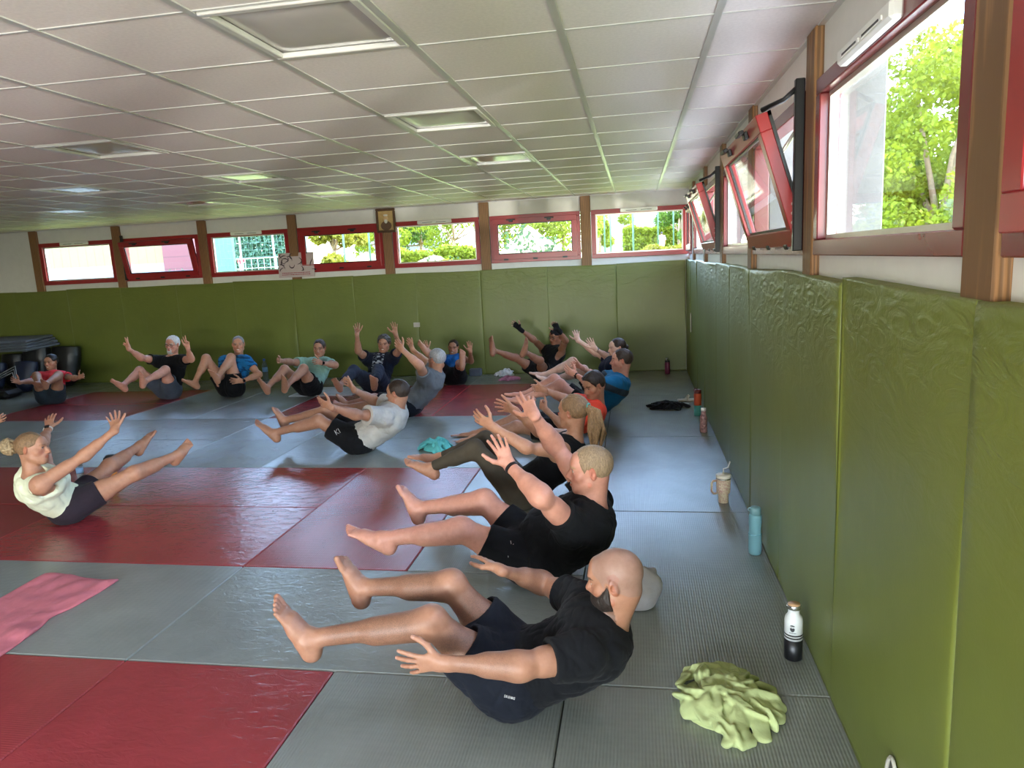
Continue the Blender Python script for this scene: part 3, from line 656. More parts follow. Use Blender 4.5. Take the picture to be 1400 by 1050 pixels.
# small blue car far off
y = 44.0; x = X(839, 92); r = empty('car', (x, 92, gz(0, 92)), 'small light blue car parked in front of the hedge', 'car', None, .5)
CARB = simple('light_blue_car_paint', lin(150, 180, 205), 0.25)
V = []; prof = [(-1.9, .35), (-1.95, .75), (-1.3, .9), (-.7, 1.4), (.7, 1.42), (1.35, .95), (1.9, .85), (1.95, .35)]
V = [(a, s * .8 * (.8 if b > 1.2 else 1), b) for s in (-1, 1) for a, b in prof]; n = 8
mesh_obj('body', V, [tuple(range(n)), tuple(range(2 * n - 1, n - 1, -1))] + [(i, n + i, n + (i + 1) % n, (i + 1) % n) for i in range(n)], CARB, r)
m = MB()
for s in (-1, 1): m.add([(-1.05, s * .77, .95), (-.62, s * .68, 1.33), (.62, s * .68, 1.35), (1.1, s * .77, .98)], [(0, 1, 2, 3)])
m.add([(-1.3, -.66, .93), (-1.3, .66, .93), (-.76, .58, 1.37), (-.76, -.58, 1.37)], [(0, 1, 2, 3)]); m.build('glazing', DGLASS, r)
for a in (-1.25, 1.25):
    for s in (-1, 1): MB().tube([(a, s * .68, .33), (a, s * .84, .33)], .33, 14).build('wheel', BLACK, r)
# unseen pale paving added to bounce sunlight up to the ceiling
o = MB().box((.32, YB, -.27), (9.0, 12, -.2)).build('bounce_path', simple('pale_bounce_paving', lin(196, 188, 172), 0.9)); o['kind'] = 'structure'
o = MB().box((XL - .5, YB - 1.3, 2.72), (.47, 11.0, 2.8)).build('roof', SLATE); o['kind'] = 'structure'  # unseen eaves, sized to keep direct sun out of the window strip
# ================================================================ PEOPLE: poses read from the photograph
def solve_joint(par, spec, L, P, lat, s):
    """a joint on its sight line: '+' / '-' keep the bone length (farther / nearer), 'lX' lies X m to the body's left, a number is depth past the parent"""
    px, py, mode = spec; o, d = ray(px, py)
    if isinstance(mode, str) and mode[0] in '+-':
        tc = d @ (par - o); q = o + tc * d; h2 = L * L - (q - par) @ (q - par)
        if h2 < 0: return q
        return q + d * math.sqrt(h2) * (1 if mode[0] == '+' else -1)
    if isinstance(mode, str):
        v = float(mode[1:]) * s; n = lat; t = (n @ P + v - n @ o) / (n @ d); return o + t * d
    t = (par[1] + mode - o[1]) / d[1]; return o + t * d
BONE = dict(spine=.50, neck=.17, ua=.29, fa=.26, hand=.185, th=.43, sh=.42, foot=.20)
def pose(sp):
    s = sp['s']; J = {'s': s}
    base = on(*sp['base'], 2, 0.0); back = sp.get('off', 0.12)
    v = np.array([base[0] - CAM_POS[0], base[1], 0]); v /= np.linalg.norm(v)
    P = base + v * back * s + np.array([0, 0, sp.get('ph', .115) * s])
    az = math.radians(sp['az']); f = np.array([math.cos(az), math.sin(az), 0]); lat = np.array([-f[1], f[0], 0])
    J.update(P=P, f=f, lat=lat)
    J['N'] = solve_joint(P, sp['N'], BONE['spine'] * s, P, lat, s)
    J['H'] = solve_joint(J['N'], sp['H'], BONE['neck'] * s, P, lat, s)
    saz = math.radians(sp.get('saz', sp['az'])); sl = np.array([-math.sin(saz), math.cos(saz), 0])
    sl = sl + np.array([0, 0, sp.get('stilt', 0)]); sl /= np.linalg.norm(sl); J['slat'] = sl
    spn = (J['N'] - P) / np.linalg.norm(J['N'] - P)
    w = sp.get('sw', .188) * s
    for k, g in (('L', 1), ('R', -1)):
        fw = sp.get('sf' + k, .045) * s
        J['S' + k] = J['N'] + sl * g * w - spn * sp.get('sd', .075) * s + f * fw
        if 'S' + k in sp: J['S' + k] = solve_joint(J['S' + k], sp['S' + k], .01, P, lat, s)
        J['Hp' + k] = P + lat * g * .095 * s + f * .02 * s
        a = sp['arm' + k]; J['E' + k] = solve_joint(J['S' + k], a[0], BONE['ua'] * s, P, lat, s)
        J['W' + k] = solve_joint(J['E' + k], a[1], BONE['fa'] * s, P, lat, s)
        J['T' + k] = solve_joint(J['W' + k], a[2], BONE['hand'] * s, P, lat, s)
        l = sp['leg' + k]; J['K' + k] = solve_joint(J['Hp' + k], l[0], BONE['th'] * s, P, lat, s)
        J['A' + k] = solve_joint(J['K' + k], l[1], BONE['sh'] * s, P, lat, s)
        J['Toe' + k] = solve_joint(J['A' + k], l[2], BONE['foot'] * s, P, lat, s)
    return J
def project(X):
    q = CAM_R @ (X - CAM_POS); return 700 + CAM_F * q[0] / q[2], 525 - CAM_F * q[1] / q[2]
W180 = 180
POSES = {
 'A': dict(s=1.0, sfL=.05, sfR=.075, sd=.085, base=(705, 984), off=.14, az=180, saz=176, N=(848, 846, 'l0'), H=(842, 792, 'l0.0'),
    armL=((713, 911, 'l0.30'), (606, 907, 'l0.34'), (522, 907, 'l0.34')), armR=((742, 797, '+'), (684, 779, '-'), (649, 755, '+')),
    legL=((590, 850, 'l0.14'), (424, 873, 'l0.20'), (373, 818, 'l0.22')), legR=((617, 799, 'l-0.10'), (495, 803, 'l-0.12'), (466, 756, 'l-0.12'))),
 'B': dict(s=1.06, sfL=.05, sfR=-.03, sd=.085, base=(735, 805), off=.14, az=180, N=(820, 688, 'l0'), H=(807, 642, 'l0.0'),
    armL=((740, 679, '-'), (697, 637, '+'), (672, 585, '+')), armR=((757, 607, '+'), (730, 567, '-'), (712, 531, '+')),
    legL=((630, 724, 'l0.13'), (522, 737, 'l0.15'), (470, 721, 'l0.15')), legR=((662, 685, 'l-0.16'), (572, 695, 'l-0.2'), (547, 660, 'l-0.2'))),
 'C': dict(s=.99, base=(714, 698), off=.13, az=180, saz=176, N=(792, 598, 'l0'), H=(784, 563, 'l0'),
    armL=((720, 612, '-'), (673, 583, '+'), (641, 564, '+')), armR=((738, 590, '-'), (703, 561, '+'), (676, 551, '+')),
    legL=((650, 613, 'l0.12'), (587, 640, 'l0.12'), (551, 629, 'l0.12')), legR=((664, 601, 'l-0.12'), (600, 626, 'l-0.14'), (556, 621, 'l-0.12'))),
 'D': dict(s=1.0, base=(768, 606), off=.13, az=180, saz=195, N=(822, 550, 'l0'), H=(812, 527, 'l0.04'),
    armL=((775, 587, '-'), (747, 561, '+'), (730, 546, '+')), armR=((773, 546, '+'), (744, 533, '-'), (722, 528, '+')),
    legL=((706, 584, 'l0.12'), (646, 600, 'l0.12'), (613, 606, 'l0.12')), legR=((704, 573, 'l-0.12'), (648, 594, 'l-0.14'), (613, 594, 'l-0.14'))),
 'E': dict(s=1.0, base=(805, 578), off=.13, az=180, N=(854, 513, 'l0'), H=(850, 493, 'l0'),
    armL=((808, 526, '-'), (788, 513, '+'), (765, 501, '+')), armR=((815, 515, '+'), (796, 503, '-'), (780, 494, '+')),
    legL=((766, 526, 'l0.12'), (714, 546, 'l0.13'), (690, 545, 'l0.13')), legR=((758, 519, 'l-0.12'), (716, 540, 'l-0.13'), (690, 537, 'l-0.13'))),
 'F': dict(s=.97, base=(815, 549), off=.12, az=180, N=(848, 490, 'l0'), H=(844, 476, 'l0'),
    armL=((832, 489, '+'), (814, 477, '-'), (803, 461, '+')), armR=((815, 483, '+'), (790, 465, '+'), (786, 448, '+')),
    legL=((798, 506, 'l0.12'), (752, 521, 'l0.13'), (731, 512, 'l0.12')), legR=((783, 495, 'l-0.12'), (744, 513, 'l-0.13'), (724, 508, 'l-0.13'))),
 'G': dict(s=.97, base=(742, 522), off=.10, az=215, saz=228, N=(762, 473, '+'), H=(760, 460, '-'),
    armR=((729, 464, '-'), (711, 450, '-'), (698, 438, '+')), armL=((773, 466, '-'), (764, 452, '-'), (754, 436, '+')),
    legR=((705, 489, '-'), (675, 479, '-'), (671, 459, '-')), legL=((738, 493, '-'), (718, 481, '-'), (722, 462, '-'))),
 'H': dict(s=.92, base=(622, 527), off=.12, az=262, saz=266, N=(620, 487, '+'), H=(620, 475, '-'),
    armR=((600, 486, '-'), (584, 478, '-'), (580, 466, '+')), armL=((644, 494, '-'), (643, 481, '-'), (642, 464, '-')),
    legR=((600, 495, '-'), (584, 480, '-'), (571, 466, '-')), legL=((628, 497, '-'), (632, 499, '-'), (633, 475, '-'))),
 'I': dict(s=1.0, base=(560, 570), off=.12, az=178, N=(599, 505, 'l0'), H=(597, 491, 'l0'),
    armL=((574, 500, '-'), (550, 478, '-'), (537, 465, '+')), armR=((583, 496, '+'), (564, 478, '+'), (557, 462, '+')),
    legL=((516, 552, 'l0.12'), (472, 557, 'l0.13'), (455, 548, 'l0.13')), legR=((512, 545, 'l-0.12'), (474, 553, 'l-0.15'), (463, 538, 'l-0.15'))),
 'J': dict(s=1.0, base=(494, 621), off=.13, az=180, N=(548, 556, 'l0'), H=(544, 537, 'l0'),
    armL=((487, 567, '-'), (453, 557, '-'), (429, 546, '+')), armR=((510, 547, '+'), (484, 533, '-'), (471, 516, '+')),
    legL=((436, 575, 'l0.12'), (375, 592, 'l0.14'), (347, 574, 'l0.14')), legR=((446, 562, 'l-0.14'), (389, 575, 'l-0.18'), (377, 557, 'l-0.18'))),
 'K': dict(s=1.0, base=(515, 537), off=.10, az=255, saz=268, N=(524, 484, '+'), H=(525, 470, '-'),
    armR=((490, 480, '-'), (488, 457, '-'), (488, 441, '+')), armL=((547, 476, '-'), (541, 457, '-'), (538, 438, '+')),
    legR=((484, 507, '-'), (464, 527, '-'), (455, 516, '-')), legL=((517, 506, '-'), (512, 525, '-'), (510, 513, '-'))),
 'L': dict(s=1.0, base=(424, 542), off=.10, az=235, saz=262, N=(437, 490, '+'), H=(437, 476, '-'),
    armR=((396, 495, '-'), (383, 493, '-'), (374, 493, '-')), armL=((458, 499, '-'), (439, 496, '-'), (426, 493, '-')),
    legR=((389, 505, '-'), (365, 530, '-'), (352, 516, '-')), legL=((415, 504, '-'), (391, 528, '-'), (389, 513, '-'))),
 'M': dict(s=1.0, base=(318, 543), off=.10, az=250, saz=262, N=(327, 486, '+'), H=(326, 471, '-'),
    armR=((306, 511, '-'), (298, 521, '-'), (294, 527, '-')), armL=((354, 512, '-'), (331, 521, '-'), (312, 521, '-')),
    legR=((282, 490, '-'), (266, 524, '-'), (247, 518, '-')), legL=((316, 489, '-'), (297, 516, '-'), (288, 505, '-'))),
 'N': dict(s=1.0, base=(232, 546), off=.10, az=245, saz=268, N=(237, 485, '+'), H=(236, 471, '-'),
    armR=((193, 489, '-'), (176, 477, '-'), (169, 461, '+')), armL=((261, 491, '-'), (257, 476, '-'), (254, 457, '+')),
    legR=((191, 507, '-'), (168, 527, '-'), (150, 518, '-')), legL=((226, 506, '-'), (197, 522, '-'), (194, 508, '-'))),
 'O': dict(s=.93, base=(72, 553), off=.10, az=278, saz=275, N=(73, 509, '+'), H=(70, 495, '-'),
    armR=((42, 521, '-'), (26, 523, '-'), (11, 517, '-')), armL=((101, 517, '-'), (108, 516, '-'), (119, 512, '-')),
    legR=((50, 514, '-'), (53, 524, '-'), (44, 522, '-')), legL=((80, 513, '-'), (63, 525, '-'), (60, 519, '-'))),
 'P': dict(s=.93, base=(100, 714), off=.10, az=28, saz=34, sfR=.06, N=(39, 648, '-'), H=(44, 614, '+'),
    armR=((115, 623, '-'), (157, 588, '+'), (156, 562, '+')), armL=((58, 604, '+'), (66, 586, '+'), (69, 563, '+')),
    legR=((184, 647, '+'), (243, 622, '+'), (262, 601, '+')), legL=((150, 637, '+'), (191, 609, '+'), (209, 588, '+'))),
}
# ================================================================ BODIES: smooth signed-distance flesh, meshed as one surface
f32 = np.float32
def vec(*a): return np.array(a, float)
def unit(v): return v / (np.linalg.norm(v) + 1e-12)
class Prim:
    """elliptic tapered capsule from a to b; Ra / Rb are radii along (axis, across, length)"""
    def __init__(self, a, b, ra, rb=None, axis=None, k=.02, op='+', cuts=()):
        self.a, self.b = np.asarray(a, float), np.asarray(b, float); rb = ra if rb is None else rb
        t = lambda r: (r, r, r) if not hasattr(r, '__len__') else (tuple(r) + ((r[0] + r[1]) / 2,) if len(r) == 2 else tuple(r))
        self.ra, self.rb = np.array(t(ra), float), np.array(t(rb), float); self.k, self.op, self.cuts = k, op, list(cuts)
        w = self.b - self.a; L = np.linalg.norm(w); self.L = L
        ax = np.array([0.3, 0.2, 1.0]) if axis is None else np.asarray(axis, float)
        if L < 1e-6: self.u = unit(ax); tmp = np.array([0.9, .1, .3]) if abs(self.u[0]) < .8 else np.array([.1, .9, .3]); self.w = unit(np.cross(self.u, tmp)); self.v = np.cross(self.w, self.u)
        else:
            self.w = w / L; u = ax - self.w * (ax @ self.w)
            if np.linalg.norm(u) < 1e-4: u = np.cross(self.w, [.3, .5, .8])
            self.u = unit(u); self.v = np.cross(self.w, self.u)
        self.round = np.ptp(self.ra) < 1e-6 and np.ptp(self.rb) < 1e-6
    def frame3(self, u, v, w): self.u, self.v, self.w = unit(np.asarray(u, float)), unit(np.asarray(v, float)), unit(np.asarray(w, float)); return self
    def box(self):
        ra, rb = self.ra.max(), self.rb.max()
        return np.minimum(self.a - ra, self.b - rb), np.maximum(self.a + ra, self.b + rb)
    def ev(self, X, Y, Z):
        px, py, pz = X - f32(self.a[0]), Y - f32(self.a[1]), Z - f32(self.a[2])
        dot = lambda v: px * f32(v[0]) + py * f32(v[1]) + pz * f32(v[2])
        if self.L < 1e-6: t = None; s = dot(self.w)
        else:
            al = dot(self.w); t = np.clip(al / f32(self.L), 0, 1); s = al - t * f32(self.L)
        lerp = (lambda i: f32(self.ra[i])) if t is None else (lambda i: f32(self.ra[i]) + f32(self.rb[i] - self.ra[i]) * t)
        qu, qv = dot(self.u), dot(self.v)
        if self.round: d = np.sqrt(qu * qu + qv * qv + s * s) - lerp(0)
        else:
            a, b, c = lerp(0), lerp(1), lerp(2); x, y, z = qu / a, qv / b, s / c
            k0 = np.sqrt(x * x + y * y + z * z) + f32(1e-6); k1 = np.sqrt((x / a) ** 2 + (y / b) ** 2 + (z / c) ** 2) + f32(1e-6)
            d = k0 * (k0 - 1) / k1
        for p, n in self.cuts: d = np.maximum(d, (X - f32(p[0])) * f32(n[0]) + (Y - f32(p[1])) * f32(n[1]) + (Z - f32(p[2])) * f32(n[2]))
        return d
def field(prims, h, floor=None, noise=None, clip=None, mask=None):
    los, his = zip(*[p.box() for p in prims if p.op == '+'])
    lo = np.min(los, 0) - 3 * h; hi = np.max(his, 0) + 3 * h
    if floor is not None: lo[2] = max(lo[2], floor - 3 * h)
    n = np.ceil((hi - lo) / h).astype(int) + 1
    ax = [(lo[i] + h * np.arange(n[i])).astype(f32) for i in range(3)]
    F = np.full(n, 0.5, f32)
    for p in prims:
        pl, ph = p.box(); m = p.k + 3 * h
        i0 = np.clip(np.floor((pl - m - lo) / h).astype(int), 0, n - 1); i1 = np.clip(np.ceil((ph + m - lo) / h).astype(int) + 1, 1, n)
        if np.any(i1 <= i0): continue
        sl = tuple(slice(a, b) for a, b in zip(i0, i1))
        d = p.ev(ax[0][sl[0]][:, None, None], ax[1][sl[1]][None, :, None], ax[2][sl[2]][None, None, :]); G = F[sl]
        k = f32(max(p.k, 1e-5))
        if p.op == '+': hh = np.maximum(k - np.abs(G - d), 0) / k; F[sl] = np.minimum(G, d) - hh * hh * k * f32(.25)
        else: hh = np.maximum(k - np.abs(G + d), 0) / k; F[sl] = np.maximum(G, -d) + hh * hh * k * f32(.25)
    if noise is not None:
        near = np.abs(F) < 0.04; idx = np.nonzero(near)
        P = np.stack([ax[i][idx[i]] for i in range(3)], 1); F[near] += noise(P).astype(f32)
    if mask is not None:
        near = F < 0.03; idx = np.nonzero(near); P = np.stack([ax[i][idx[i]] for i in range(3)], 1); F[near] = np.maximum(F[near], mask(P).astype(f32))
    if clip is not None:
        for p, nn in clip: F = np.maximum(F, (ax[0][:, None, None] - f32(p[0])) * f32(nn[0]) + (ax[1][None, :, None] - f32(p[1])) * f32(nn[1]) + (ax[2][None, None, :] - f32(p[2])) * f32(nn[2]))
    if floor is not None: F = np.maximum(F, f32(floor) - ax[2][None, None, :])
    F[0], F[-1], F[:, 0], F[:, -1], F[:, :, 0], F[:, :, -1] = .5, .5, .5, .5, .5, .5
    return F, lo
def surface(F, lo, h, smooth=1):
    """surface nets"""
    I = F < 0; nx, ny, nz = F.shape
    cnt = np.zeros((nx - 1, ny - 1, nz - 1), np.uint8)
    for a in (0, 1):
        for b in (0, 1):
            for c in (0, 1): cnt += I[a:nx - 1 + a, b:ny - 1 + b, c:nz - 1 + c]
    act = (cnt > 0) & (cnt < 8); C = np.argwhere(act); vid = np.full(act.shape, -1, np.int32); vid[act] = np.arange(len(C))
    acc = np.zeros((len(C), 3)); num = np.zeros(len(C)); f = {}
    for a in (0, 1):
        for b in (0, 1):
            for c in (0, 1): f[(a, b, c)] = F[C[:, 0] + a, C[:, 1] + b, C[:, 2] + c]
    for p, q in [((0, 0, 0), (1, 0, 0)), ((0, 1, 0), (1, 1, 0)), ((0, 0, 1), (1, 0, 1)), ((0, 1, 1), (1, 1, 1)), ((0, 0, 0), (0, 1, 0)), ((1, 0, 0), (1, 1, 0)), ((0, 0, 1), (0, 1, 1)), ((1, 0, 1), (1, 1, 1)), ((0, 0, 0), (0, 0, 1)), ((1, 0, 0), (1, 0, 1)), ((0, 1, 0), (0, 1, 1)), ((1, 1, 0), (1, 1, 1))]:
        fa, fb = f[p], f[q]; m = (fa < 0) != (fb < 0); t = np.where(m, fa / np.where(m, fa - fb, 1), 0)[:, None]
        pos = np.array(p) + t * (np.array(q) - np.array(p)); acc += pos * m[:, None]; num += m
    V = lo + h * (C + acc / num[:, None]); Q = []
    for axis in range(3):
        sh = [slice(1, -1)] * 3; A = [slice(1, -1)] * 3; B = [slice(1, -1)] * 3; A[axis] = slice(0, -1); B[axis] = slice(1, None)
        ia, ib = I[tuple(A)], I[tuple(B)]; e = np.argwhere(ia != ib)
        if not len(e): continue
        off = np.array([1, 1, 1]); off[axis] = 0; g = e + off; fl = ia[tuple(e.T)]
        u, v = (axis + 1) % 3, (axis + 2) % 3; du = np.zeros(3, int); du[u] = 1; dv = np.zeros(3, int); dv[v] = 1
        q = np.stack([vid[tuple((g - du - dv).T)], vid[tuple((g - dv).T)], vid[tuple(g.T)], vid[tuple((g - du).T)]], 1)
        q[~fl] = q[~fl][:, ::-1]; Q.append(q)
    Q = np.concatenate(Q); Q = Q[(Q >= 0).all(1)]
    for _ in range(smooth):
        S = np.zeros_like(V); c = np.zeros(len(V))
        for i in range(4): np.add.at(S, Q[:, i], V[Q[:, (i + 1) % 4]]); np.add.at(c, Q[:, i], 1)
        V = V * .5 + .5 * S / np.maximum(c, 1)[:, None]
    return V, Q
def flesh(name, prims, h, mat, parent, floor=None, noise=None, colour=None, smooth=1, clip=None, origin=None, mask=None):
    F, lo = field(prims, h, floor, noise, clip, mask); V, Q = surface(F, lo, h, smooth)
    col = colour(V) if colour is not None else None
    if origin is not None: V = V - origin
    o = fast_mesh(name, V, Q, mat, parent, True)
    if col is not None:
        at = o.data.color_attributes.new('Col', 'FLOAT_COLOR', 'POINT'); at.data.foreach_set('color', col.astype(f32).ravel())
    return o
def wav(P, f, seed, stretch=(1, 1, 1)):
    """cheap smooth noise"""
    r = np.random.default_rng(seed); out = 0
    Q = P * np.array(stretch)
    for i in range(5):
        k = r.normal(size=3); k = k / np.linalg.norm(k) * f * r.uniform(.6, 1.7); k2 = r.normal(size=3) * f * .6
        out = out + np.sin(Q @ k + r.uniform(0, 6.28) + 1.3 * np.sin(Q @ k2 + r.uniform(0, 6.28)))
    return out / 5
def skin_mat():
    t = NT('skin'); a = t.n('ShaderNodeAttribute', attribute_name='Col'); co = t.coord()
    f = t.noise(co, 38, 5, .6); base = t.mix(t.ramp(f, [(.35, (.0,) * 3), (.75, (.35,) * 3)]), a.outputs['Color'], (0.55, 0.42, 0.36, 1), 'MULTIPLY')
    hn = t.n('ShaderNodeTexNoise', Scale=330.0, Detail=3, Roughness=.7, Distortion=.6); t.l(co, hn.inputs['Vector'])
    inv = t.math('SUBTRACT', 1.0, a.outputs['Alpha']); hm = t.math('MULTIPLY', t.ramp(hn.outputs['Fac'], [(.46, (0,) * 3), (.62, (1,) * 3)]), inv)
    base = t.mix(t.math('MULTIPLY', inv, .42), base, lin(92, 62, 44)); base = t.mix(t.math('MULTIPLY', hm, .50), base, lin(52, 36, 28))
    t.set(Base_Color=base, Roughness=.5, Specular_IOR_Level=.4, Subsurface_Weight=.10, Subsurface_Scale=.01)
    t.b.inputs['Subsurface Radius'].default_value = (1, .35, .2)
    t.set(Normal=t.bump(t.noise(co, 220, 2), .08, .002)); return t.m
SKIN = skin_mat()
HAIRM = {}
def hair_mat(c):
    key = tuple(c)
    if key not in HAIRM:
        t = NT('hair'); co = t.coord(); s = t.n('ShaderNodeTexNoise', Scale=120.0, Detail=4, Roughness=.7, Distortion=.8); t.l(t.coord(scale=(1, 1, .35)), s.inputs['Vector'])
        t.set(Base_Color=t.ramp(s.outputs['Fac'], [(.3, vary(c, .55)), (.7, vary(c, 1.35))]), Roughness=.5, Specular_IOR_Level=.35, Normal=t.bump(s.outputs['Fac'], .6, .006)); HAIRM[key] = t.m
    return HAIRM[key]
def arm_prims(J, k, m, grow=0.0):
    s = J['s']; S, E, W = J['S' + k], J['E' + k], J['W' + k]; T = J['T' + k]; g = m.get('arm', 1.0)
    tdir = J['th' + k]; d2 = unit(W - E)
    pr = [Prim(S, S, (.056 * g + grow) * s, k=.05 * s), Prim(S, E, (.050 * g + grow) * s, (.039 * g + grow) * s, k=.04 * s),
          Prim(S + (E - S) * .35, S + (E - S) * .62, (.046 * g + grow) * s, (.045 * g + grow) * s, k=.03 * s),
          Prim(E, E, (.041 * g + grow) * s, k=.03 * s), Prim(E, W, (.040 * g + grow) * s, ((.027 + grow) * s, (.020 + grow) * s), axis=tdir, k=.03 * s),
          Prim(E + (W - E) * .12, E + (W - E) * .42, (.043 * g + grow) * s, (.037 * g + grow) * s, k=.03 * s)]
    return pr
def hand_prims(J, k, hp):
    """palm, four fingers of different lengths with bends, thumb off the side of the palm"""
    s = J['s'] * hp.get('size', 1.0); W = J['W' + k]; d = unit(J['T' + k] - W); t = J['th' + k]; t = unit(t - d * (t @ d))
    n = np.cross(d, t) if k == 'L' else np.cross(t, d)                    # out of the palm
    q = lambda a, b, c: W + s * (a * d + b * t + c * n)
    pr = [Prim(q(-.015, 0, 0), q(.02, 0, 0), (.027 * s, .020 * s, .024 * s), (.028 * s, .018 * s, .024 * s), axis=t, k=.02 * s),
          Prim(q(.02, .002, 0), q(.078, 0, 0), (.030 * s, .015 * s, .02 * s), (.038 * s, .0115 * s, .016 * s), axis=t, k=.015 * s),
          Prim(q(.03, .020, .006), q(.045, .026, .008), .014 * s, .012 * s, k=.015 * s)]
    curl = hp.get('curl', (12, 14, 16, 18)); spread = hp.get('spread', 1.0)
    if not hasattr(curl, '__len__'): curl = (curl,) * 4
    for (b, L, r, sp, cu, a0) in zip((.029, .010, -.010, -.028), (.073, .081, .075, .059), (.0088, .0090, .0086, .0078), (9, 2, -6, -15), curl, (.086, .090, .086, .078)):
        p = q(a0, b, 0); ang = math.radians(sp * spread); dd = unit(d * math.cos(ang) + t * math.sin(ang)); c = math.radians(cu) * .6
        for seg, (fr, rr) in enumerate(((.44, 1.0), (.31, .93), (.25, .84))):
            v = unit(dd * math.cos(c) + n * math.sin(c)); p2 = p + v * L * fr * s
            pr.append(Prim(p, p2, r * rr * s, r * rr * .93 * s, k=.004 * s)); p = p2; c += math.radians(cu) * (1.15, .8, 0)[seg]
    ta = hp.get('thumb', 1.0); p = q(.024, .026, .006)
    for (L, a, b, c, r) in ((.044, .62, .72 * ta, .30, .0125), (.034, .78, .55 * ta, .18, .0105), (.027, .88, .40 * ta, .10, .0092)):
        p2 = p + unit(a * d + b * t + c * n) * L * s; pr.append(Prim(p, p2, r * s, r * .9 * s, k=.007 * s)); p = p2
    return pr
def leg_axes(J, k):
    th, sh = unit(J['K' + k] - J['Hp' + k]), unit(J['A' + k] - J['K' + k]); side = np.cross(th, sh)
    side = J['lat'] if np.linalg.norm(side) < .15 else unit(side)
    if side @ J['lat'] < 0: side = -side
    side = unit(side * .5 + J['lat'] * .5); back = unit(np.cross(side, sh)); 
    if back @ (J['Hp' + k] - J['K' + k]) < 0 and (th @ sh) < .9: back = -back                           # calf side
    elif (th @ sh) >= .9 and back[2] > 0: back = -back
    return side, back
def leg_prims(J, k, m, grow=0.0, foot=True):
    s = J['s']; H, K, A, T = J['Hp' + k], J['K' + k], J['A' + k], J['Toe' + k]; g = m.get('leg', 1.0); side, back = leg_axes(J, k)
    r = lambda x: (x * g + grow) * s
    pr = [Prim(H, K, r(.084), r(.054), k=.04 * s), Prim(H + (K - H) * .15, H + (K - H) * .5, r(.085), r(.074), k=.04 * s),
          Prim(K - back * .006 * s, K - back * .006 * s, r(.053), k=.03 * s), Prim(K, A, r(.050), r(.033), k=.03 * s),
          Prim(K + (A - K) * .14 + back * .014 * s, K + (A - K) * .45 + back * .012 * s, r(.050), r(.044), k=.04 * s)]
    if not foot: return pr
    # foot: from the ankle towards the toe tip; the heel lies behind the shank
    sd = unit(A - K); fd = unit(T - A); n = unit(np.cross(side, fd))
    sole = n if n @ sd > 0 else -n                                        # away from the shin
    f2 = unit(fd + sole * .30); sole = unit(sole - f2 * (sole @ f2)); wd = np.cross(f2, sole)
    inner = -J['lat'] if k == 'L' else J['lat']; wd = wd if wd @ inner > 0 else -wd
    L = np.linalg.norm(T - A); L = max(.16 * s, min(L, .23 * s)); toe = A + fd * L
    q = lambda a, b, c: toe - f2 * (1 - a) * .255 * s + wd * b * s + (c - .0) * s * sole
    heel = A + sole * .045 * s - f2 * .035 * s; base = lambda a, b, c: heel + f2 * a * s + wd * b * s + sole * c * s
    ln = max(.2, float((toe - heel) @ f2) / s)
    up = float((toe - heel) @ sole) / s
    B = lambda a, b, c: heel + f2 * (a * ln) * s + wd * b * s + sole * (c + up * a) * s
    pr += [Prim(A, A, r(.037), k=.02 * s), Prim(A + wd * .026 * s, A + wd * .026 * s, .015 * s + grow, k=.015 * s), Prim(A - wd * .027 * s + sole * .008 * s, A - wd * .027 * s + sole * .008 * s, .014 * s + grow, k=.015 * s),
           Prim(heel, heel, (.034 * s, .030 * s, .034 * s), axis=f2, k=.03 * s), Prim(A - f2 * .022 * s + sole * .0 * s, heel, .024 * s, .028 * s, k=.03 * s),
           Prim(B(.05, 0, .004), B(.42, -.006, .002), (.030 * s, .024 * s, .028 * s), (.034 * s, .018 * s, .026 * s), axis=wd, k=.03 * s),
           Prim(A + f2 * .015 * s + sole * .012 * s, B(.55, .006, -.012), .034 * s, (.034 * s, .021 * s, .024 * s), axis=wd, k=.035 * s),
           Prim(B(.40, -.002, -.004), B(.74, .002, .002), (.036 * s, .022 * s, .026 * s), (.046 * s, .0165 * s, .020 * s), axis=wd, k=.025 * s)]
    for (b0, b1, a1, rr) in ((.032, .034, 1.0, .0135), (.013, .014, .985, .0092), (-.003, -.004, .955, .0086), (-.018, -.021, .915, .0082), (-.031, -.036, .865, .0078)):
        pr.append(Prim(B(.74, b0, .004), B(a1 - .04, b1, .006), rr * 1.05 * s, rr * s, k=.006 * s))
    return pr
def torso_points(J, m):
    """(point, half width, half depth) along the spine from seat to collar, with the lateral axis at each"""
    s = J['s']; P, N, lat, sl = J['P'], J['N'], J['lat'], J['slat']; ax = unit(N - P)
    fr = unit(np.cross(lat, ax)); fr = fr if fr @ J['f'] > 0 else -fr; fr = unit(fr); J['front'] = fr
    bow = m.get('bow', .035) * s; W = m.get('w', 1.0); D = m.get('d', 1.0); be = m.get('belly', 0.0); fem = m.get('fem', 0.0)
    pts = []
    for t, w, d, o in ((-.08, .135, .105, 0.01), (.08, .163 + .008 * fem, .118, .3), (.30, .146 - .018 * fem, .108, .8), (.52, .150 - .016 * fem, .112, 1.0), (.74, .160 - .016 * fem, .118, .75), (.90, .150 - .014 * fem, .095, .35)):
        c = P + (N - P) * t - fr * bow * o + fr * (be * .5 * s * math.exp(-((t - .33) / .2) ** 2))
        l = unit(lat * (1 - t) + sl * t); pts.append((c, w * W * s, (d * D + be * .5 * math.exp(-((t - .33) / .2) ** 2)) * s, l))
    return pts
